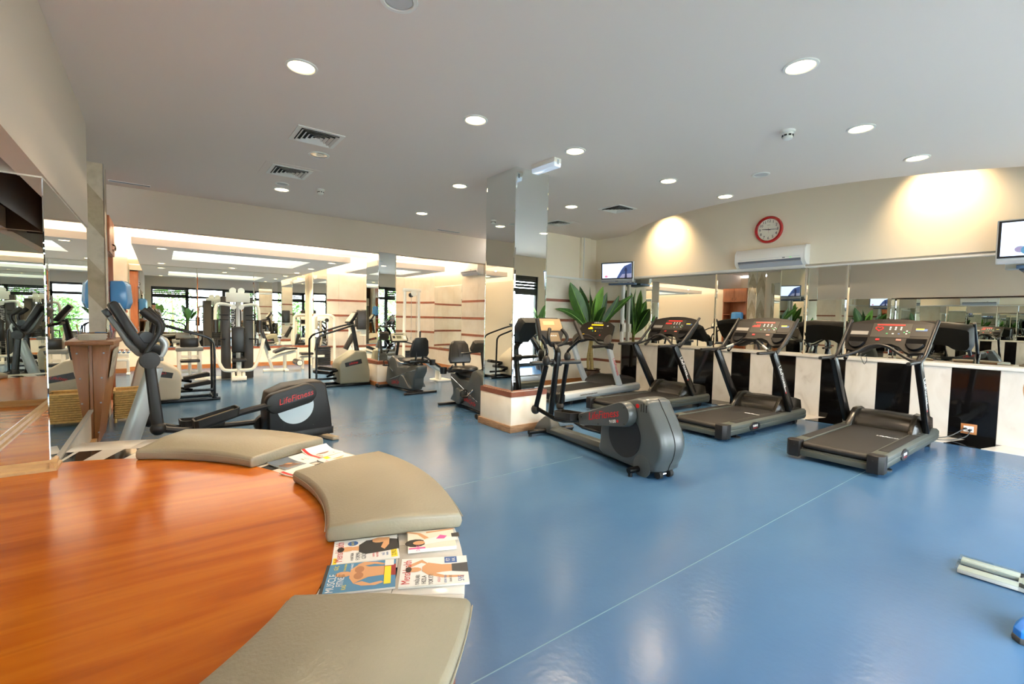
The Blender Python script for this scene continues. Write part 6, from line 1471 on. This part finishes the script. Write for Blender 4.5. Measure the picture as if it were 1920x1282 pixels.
# ------------------------------------------------------------------ wall socket, cords, scale
so_ = thing('wall_socket', 'wooden socket plate with white double socket on the black marble', 'socket', (XR-0.001, 1.09, 0.145), 0)
part('plate', MB().box(-0.012, 0.0, -0.072, 0.072, -0.062, 0.062), M_outlet, so_, 0.003)
part('socket', MB().box(-0.024, -0.010, -0.045, 0.045, -0.036, 0.036), M_white, so_, 0.004)
for s in (-1, 1): part('socket_ring', MB().lathe([(0.012, -0.026), (0.018, -0.026), (0.018, -0.023)], (0, s*0.022, 0), 'x', 14, False), M_acg, so_)
pc = part('power_cord', MB().tube([(7.872, 1.115, 0.15), (7.82, 1.14, 0.13), (7.72, 1.25, 0.04), (7.60, 1.40, 0.012), (7.34, 1.62, 0.012)], 0.006, 6, smooth=5).cyl((7.885, 1.112, 0.15), (7.85, 1.125, 0.148), 0.012, 8), M_blackpl, None)
tag(pc, 'upper black power cord from the socket to the nearest treadmill', 'cord')
pc = part('power_cord', MB().tube([(7.872, 1.070, 0.14), (7.80, 1.10, 0.06), (7.66, 1.22, 0.012), (7.50, 1.40, 0.012), (7.36, 1.55, 0.012)], 0.006, 6, smooth=5).cyl((7.885, 1.068, 0.14), (7.85, 1.08, 0.135), 0.012, 8), M_blackpl, None)
tag(pc, 'lower black power cord from the socket lying on the floor border', 'cord')
sk = thing('wall_socket', 'wooden framed white socket low on the left far pier', 'socket', (-0.88, 13.335, 0.30), 0)
part('plate', MB().box(-0.06, 0.06, -0.014, 0.0, -0.06, 0.06), M_outlet, sk, 0.003); part('socket', MB().box(-0.035, 0.035, -0.022, -0.01, -0.035, 0.035), M_white, sk, 0.003)

bs = thing('bathroom_scale', 'low glass-topped bathroom scale on the blue floor at the right', 'scale', (3.68, 0.335, 0), R(-87))
part('body', MB().box(-0.17, 0.13, -0.11, -0.035, 0.005, 0.028).box(-0.17, 0.13, 0.035, 0.11, 0.005, 0.028).box(0.06, 0.17, -0.11, 0.11, 0.005, 0.028), mat('scale_grey', (196, 196, 190), 0.45), bs, 0.004)
part('glass_plate', MB().box(-0.18, 0.18, -0.12, 0.12, 0.029, 0.035), M_scaleglass, bs, 0.002)
part('display', MB().box(0.075, 0.125, -0.05, 0.05, 0.0285, 0.0292), mat('lcd_green_grey', (150, 156, 146), 0.3), bs)
for sx in (-0.15, 0.12):
    for sy in (-0.09, 0.09): part('foot', MB().cyl((sx, sy, 0), (sx, sy, 0.008), 0.016, 10), M_blackpl, bs)

# ------------------------------------------------------------------ people
def skin_body(name, verts, edges, radii, root, m, parent, sub=2):
    me = bpy.data.meshes.new(name); me.from_pydata([tuple(v) for v in verts], edges, [])
    o = bpy.data.objects.new(name, me); COL.objects.link(o); o.parent = parent
    sm = o.modifiers.new('skin', 'SKIN'); sm.use_smooth_shade = True
    for i, r_ in enumerate(radii):
        me.skin_vertices[0].data[i].radius = r_ if isinstance(r_, tuple) else (r_, r_)
    me.skin_vertices[0].data[root].use_root = True
    s_ = o.modifiers.new('sub', 'SUBSURF'); s_.levels = sub; s_.render_levels = sub
    me.materials.append(m)
    return o
def person(label, loc, rz, armL, armR, shoe_m, pants, swing=0.0):
    t = thing('person', label, 'person', loc, rz)
    # local: faces +x, left is +y
    V = [(0, 0, 0.93), (0, 0, 1.10), (0.01, 0, 1.30), (0.0, 0, 1.44), (0.005, 0, 1.52), (0.02, 0, 1.60), (0.025, 0, 1.68), (0.02, 0, 1.745)]
    Rr = [(0.12, 0.16), (0.105, 0.145), (0.11, 0.165), (0.085, 0.12), 0.052, (0.078, 0.066), (0.092, 0.076), (0.062, 0.055)]
    E = [(i, i+1) for i in range(7)]
    def chain(start, pts, rad):
        p = start
        for q, r_ in zip(pts, rad):
            V.append(q); Rr.append(r_); E.append((p, len(V)-1)); p = len(V)-1
        return p
    for s, arm in ((1, armL), (-1, armR)):
        sh = (0.0, s*0.185, 1.42)
        w = chain(3, [sh, arm[0], arm[1], arm[2]], [0.055, 0.042, 0.030, 0.028])
        hd = Vector(arm[2])-Vector(arm[1]); hd.normalize(); sd = hd.cross(Vector((0, 0, 1)) if abs(hd.z) < 0.8 else Vector((1, 0, 0))).normalized(); nr = sd.cross(hd)
        pm = Vector(arm[2])+hd*0.05
        pc_ = chain(w, [tuple(pm)], [(0.034, 0.018)])
        for k, (off, ln_) in enumerate(((-0.030, 0.068), (-0.010, 0.080), (0.010, 0.076), (0.028, 0.060))):
            b_ = Vector(arm[2])+hd*0.095+sd*off
            chain(pc_, [tuple(b_), tuple(b_+hd*ln_*0.5-nr*0.006), tuple(b_+hd*ln_-nr*0.022)], [0.0095, 0.0085, 0.007])
        b_ = Vector(arm[2])+hd*0.03-sd*0.035
        chain(w, [tuple(b_), tuple(b_+hd*0.04-sd*0.02)], [0.011, 0.009])
        hp = (0.0, s*0.09, 0.90); sx = swing*s
        chain(0, [hp, (0.02+sx*0.5, s*0.10, 0.50), (-0.02+sx, s*0.11, 0.10)], [0.085, 0.055, 0.04])
    body = skin_body('body', V, E, Rr, 0, M_skin, t)
    # face
    part('nose', MB().loft([[(0.108, -0.014, 1.625), (0.108, 0.014, 1.625), (0.13, 0, 1.632)], [(0.105, -0.008, 1.675), (0.105, 0.008, 1.675), (0.112, 0, 1.678)]]), M_skin, t)
    for s in (-1, 1):
        part('eye', MB().ell((0.098, s*0.032, 1.672), 0.012, 0.013, 0.008, 10, 6), M_whitep, t)
        part('ear', MB().ell((0.015, s*0.080, 1.655), 0.018, 0.008, 0.030, 10, 6), M_skin, t)
    part('mouth', MB().ell((0.097, 0, 1.602), 0.008, 0.024, 0.006, 10, 6), mat('lip', (160, 92, 80), 0.5), t)
    hr = MB().ell((0.005, 0, 1.715), 0.108, 0.088, 0.075, 18, 10)
    part('hair', hr, M_hair, t)
    # clothes grown on the same skeleton, a little thicker
    SV = [(0, 0, 0.88), (0, 0, 1.10), (0.01, 0, 1.30), (0, 0, 1.43)]; SR = [(0.15, 0.185), (0.13, 0.17), (0.135, 0.19), (0.10, 0.13)]; SE = [(0, 1), (1, 2), (2, 3)]
    for s, arm in ((1, armL), (-1, armR)):
        i = len(SV); a = Vector((0, s*0.19, 1.42)); b_ = Vector(arm[0]); SV += [tuple(a), tuple(a+(b_-a)*0.75)]; SR += [0.072, 0.075]; SE += [(3, i), (i, i+1)]
    skin_body('shirt', SV, SE, SR, 0, M_shirt, t)
    PV = [(0, 0, 0.96), (0, 0, 0.86)]; PR = [(0.135, 0.17), (0.135, 0.165)]; PE = [(0, 1)]
    for s in (1, -1):
        i = len(PV); sx = swing*s
        PV += [(0, s*0.10, 0.78), (0.02+sx*0.5, s*0.105, 0.48), (-0.02+sx, s*0.11, 0.07)]; PR += [0.105, 0.082, 0.075]; PE += [(1, i), (i, i+1), (i+1, i+2)]
    skin_body('trousers', PV, PE, PR, 0, pants, t)
    for s in (1, -1):
        sx = swing*s
        o2 = [(-0.10, 0.0), (-0.09, 0.04), (0.0, 0.038), (0.10, 0.05), (0.16, 0.035), (0.185, 0.0)]
        full = [(x, y) for x, y in o2] + [(x, -y) for x, y in o2[-2:0:-1]]
        sp = lambda x, y, z: (x-0.02+sx, s*0.11+y, z)
        sh = part('shoe', MB().loft([[sp(x, y*1.02, 0.024) for x, y in full], [sp(x*0.99, y*0.98, 0.055) for x, y in full], [sp(x*0.86-0.01, y*0.82, 0.075+0.012*(x < 0.05)) for x, y in full], [sp(x*0.5-0.04, y*0.62, 0.10) for x, y in full]]), shoe_m, t, 0.004)
        part('sole', MB().loft([[sp(x, y*1.05, 0.0) for x, y in full], [sp(x*1.02, y*1.1, 0.014) for x, y in full], [sp(x*1.01, y*1.05, 0.028) for x, y in full]]), M_sock, sh, 0.003)
        for k in range(3): part('lace', MB().tube([sp(0.04+k*0.025, -0.028, 0.083-k*0.004), sp(0.045+k*0.025, 0, 0.092-k*0.004), sp(0.04+k*0.025, 0.028, 0.083-k*0.004)], 0.004, 5), M_blackp, sh)
    return t
# a person just outside the right frame edge: one shoe and the forearm reach into the picture
person('person with blue shoes cut off by the right frame edge', (3.42, -0.035, 0), R(164), ((0.02, 0.26, 1.16), (0.10, 0.27, 0.98), (0.15, 0.25, 0.95)), ((-0.04, -0.325, 1.08), (0.14, -0.24, 0.97), (0.20, -0.20, 0.95)), M_shoeblue, M_khaki, -0.32)
person('person in white shirt and khaki trousers behind the camera, seen in the alcove mirror', (-0.20, -0.42, 0), R(75), ((0.10, 0.26, 1.16), (0.28, 0.18, 1.22), (0.34, 0.14, 1.25)), ((0.10, -0.26, 1.16), (0.28, -0.18, 1.22), (0.34, -0.14, 1.25)), M_blackpl, M_khaki)
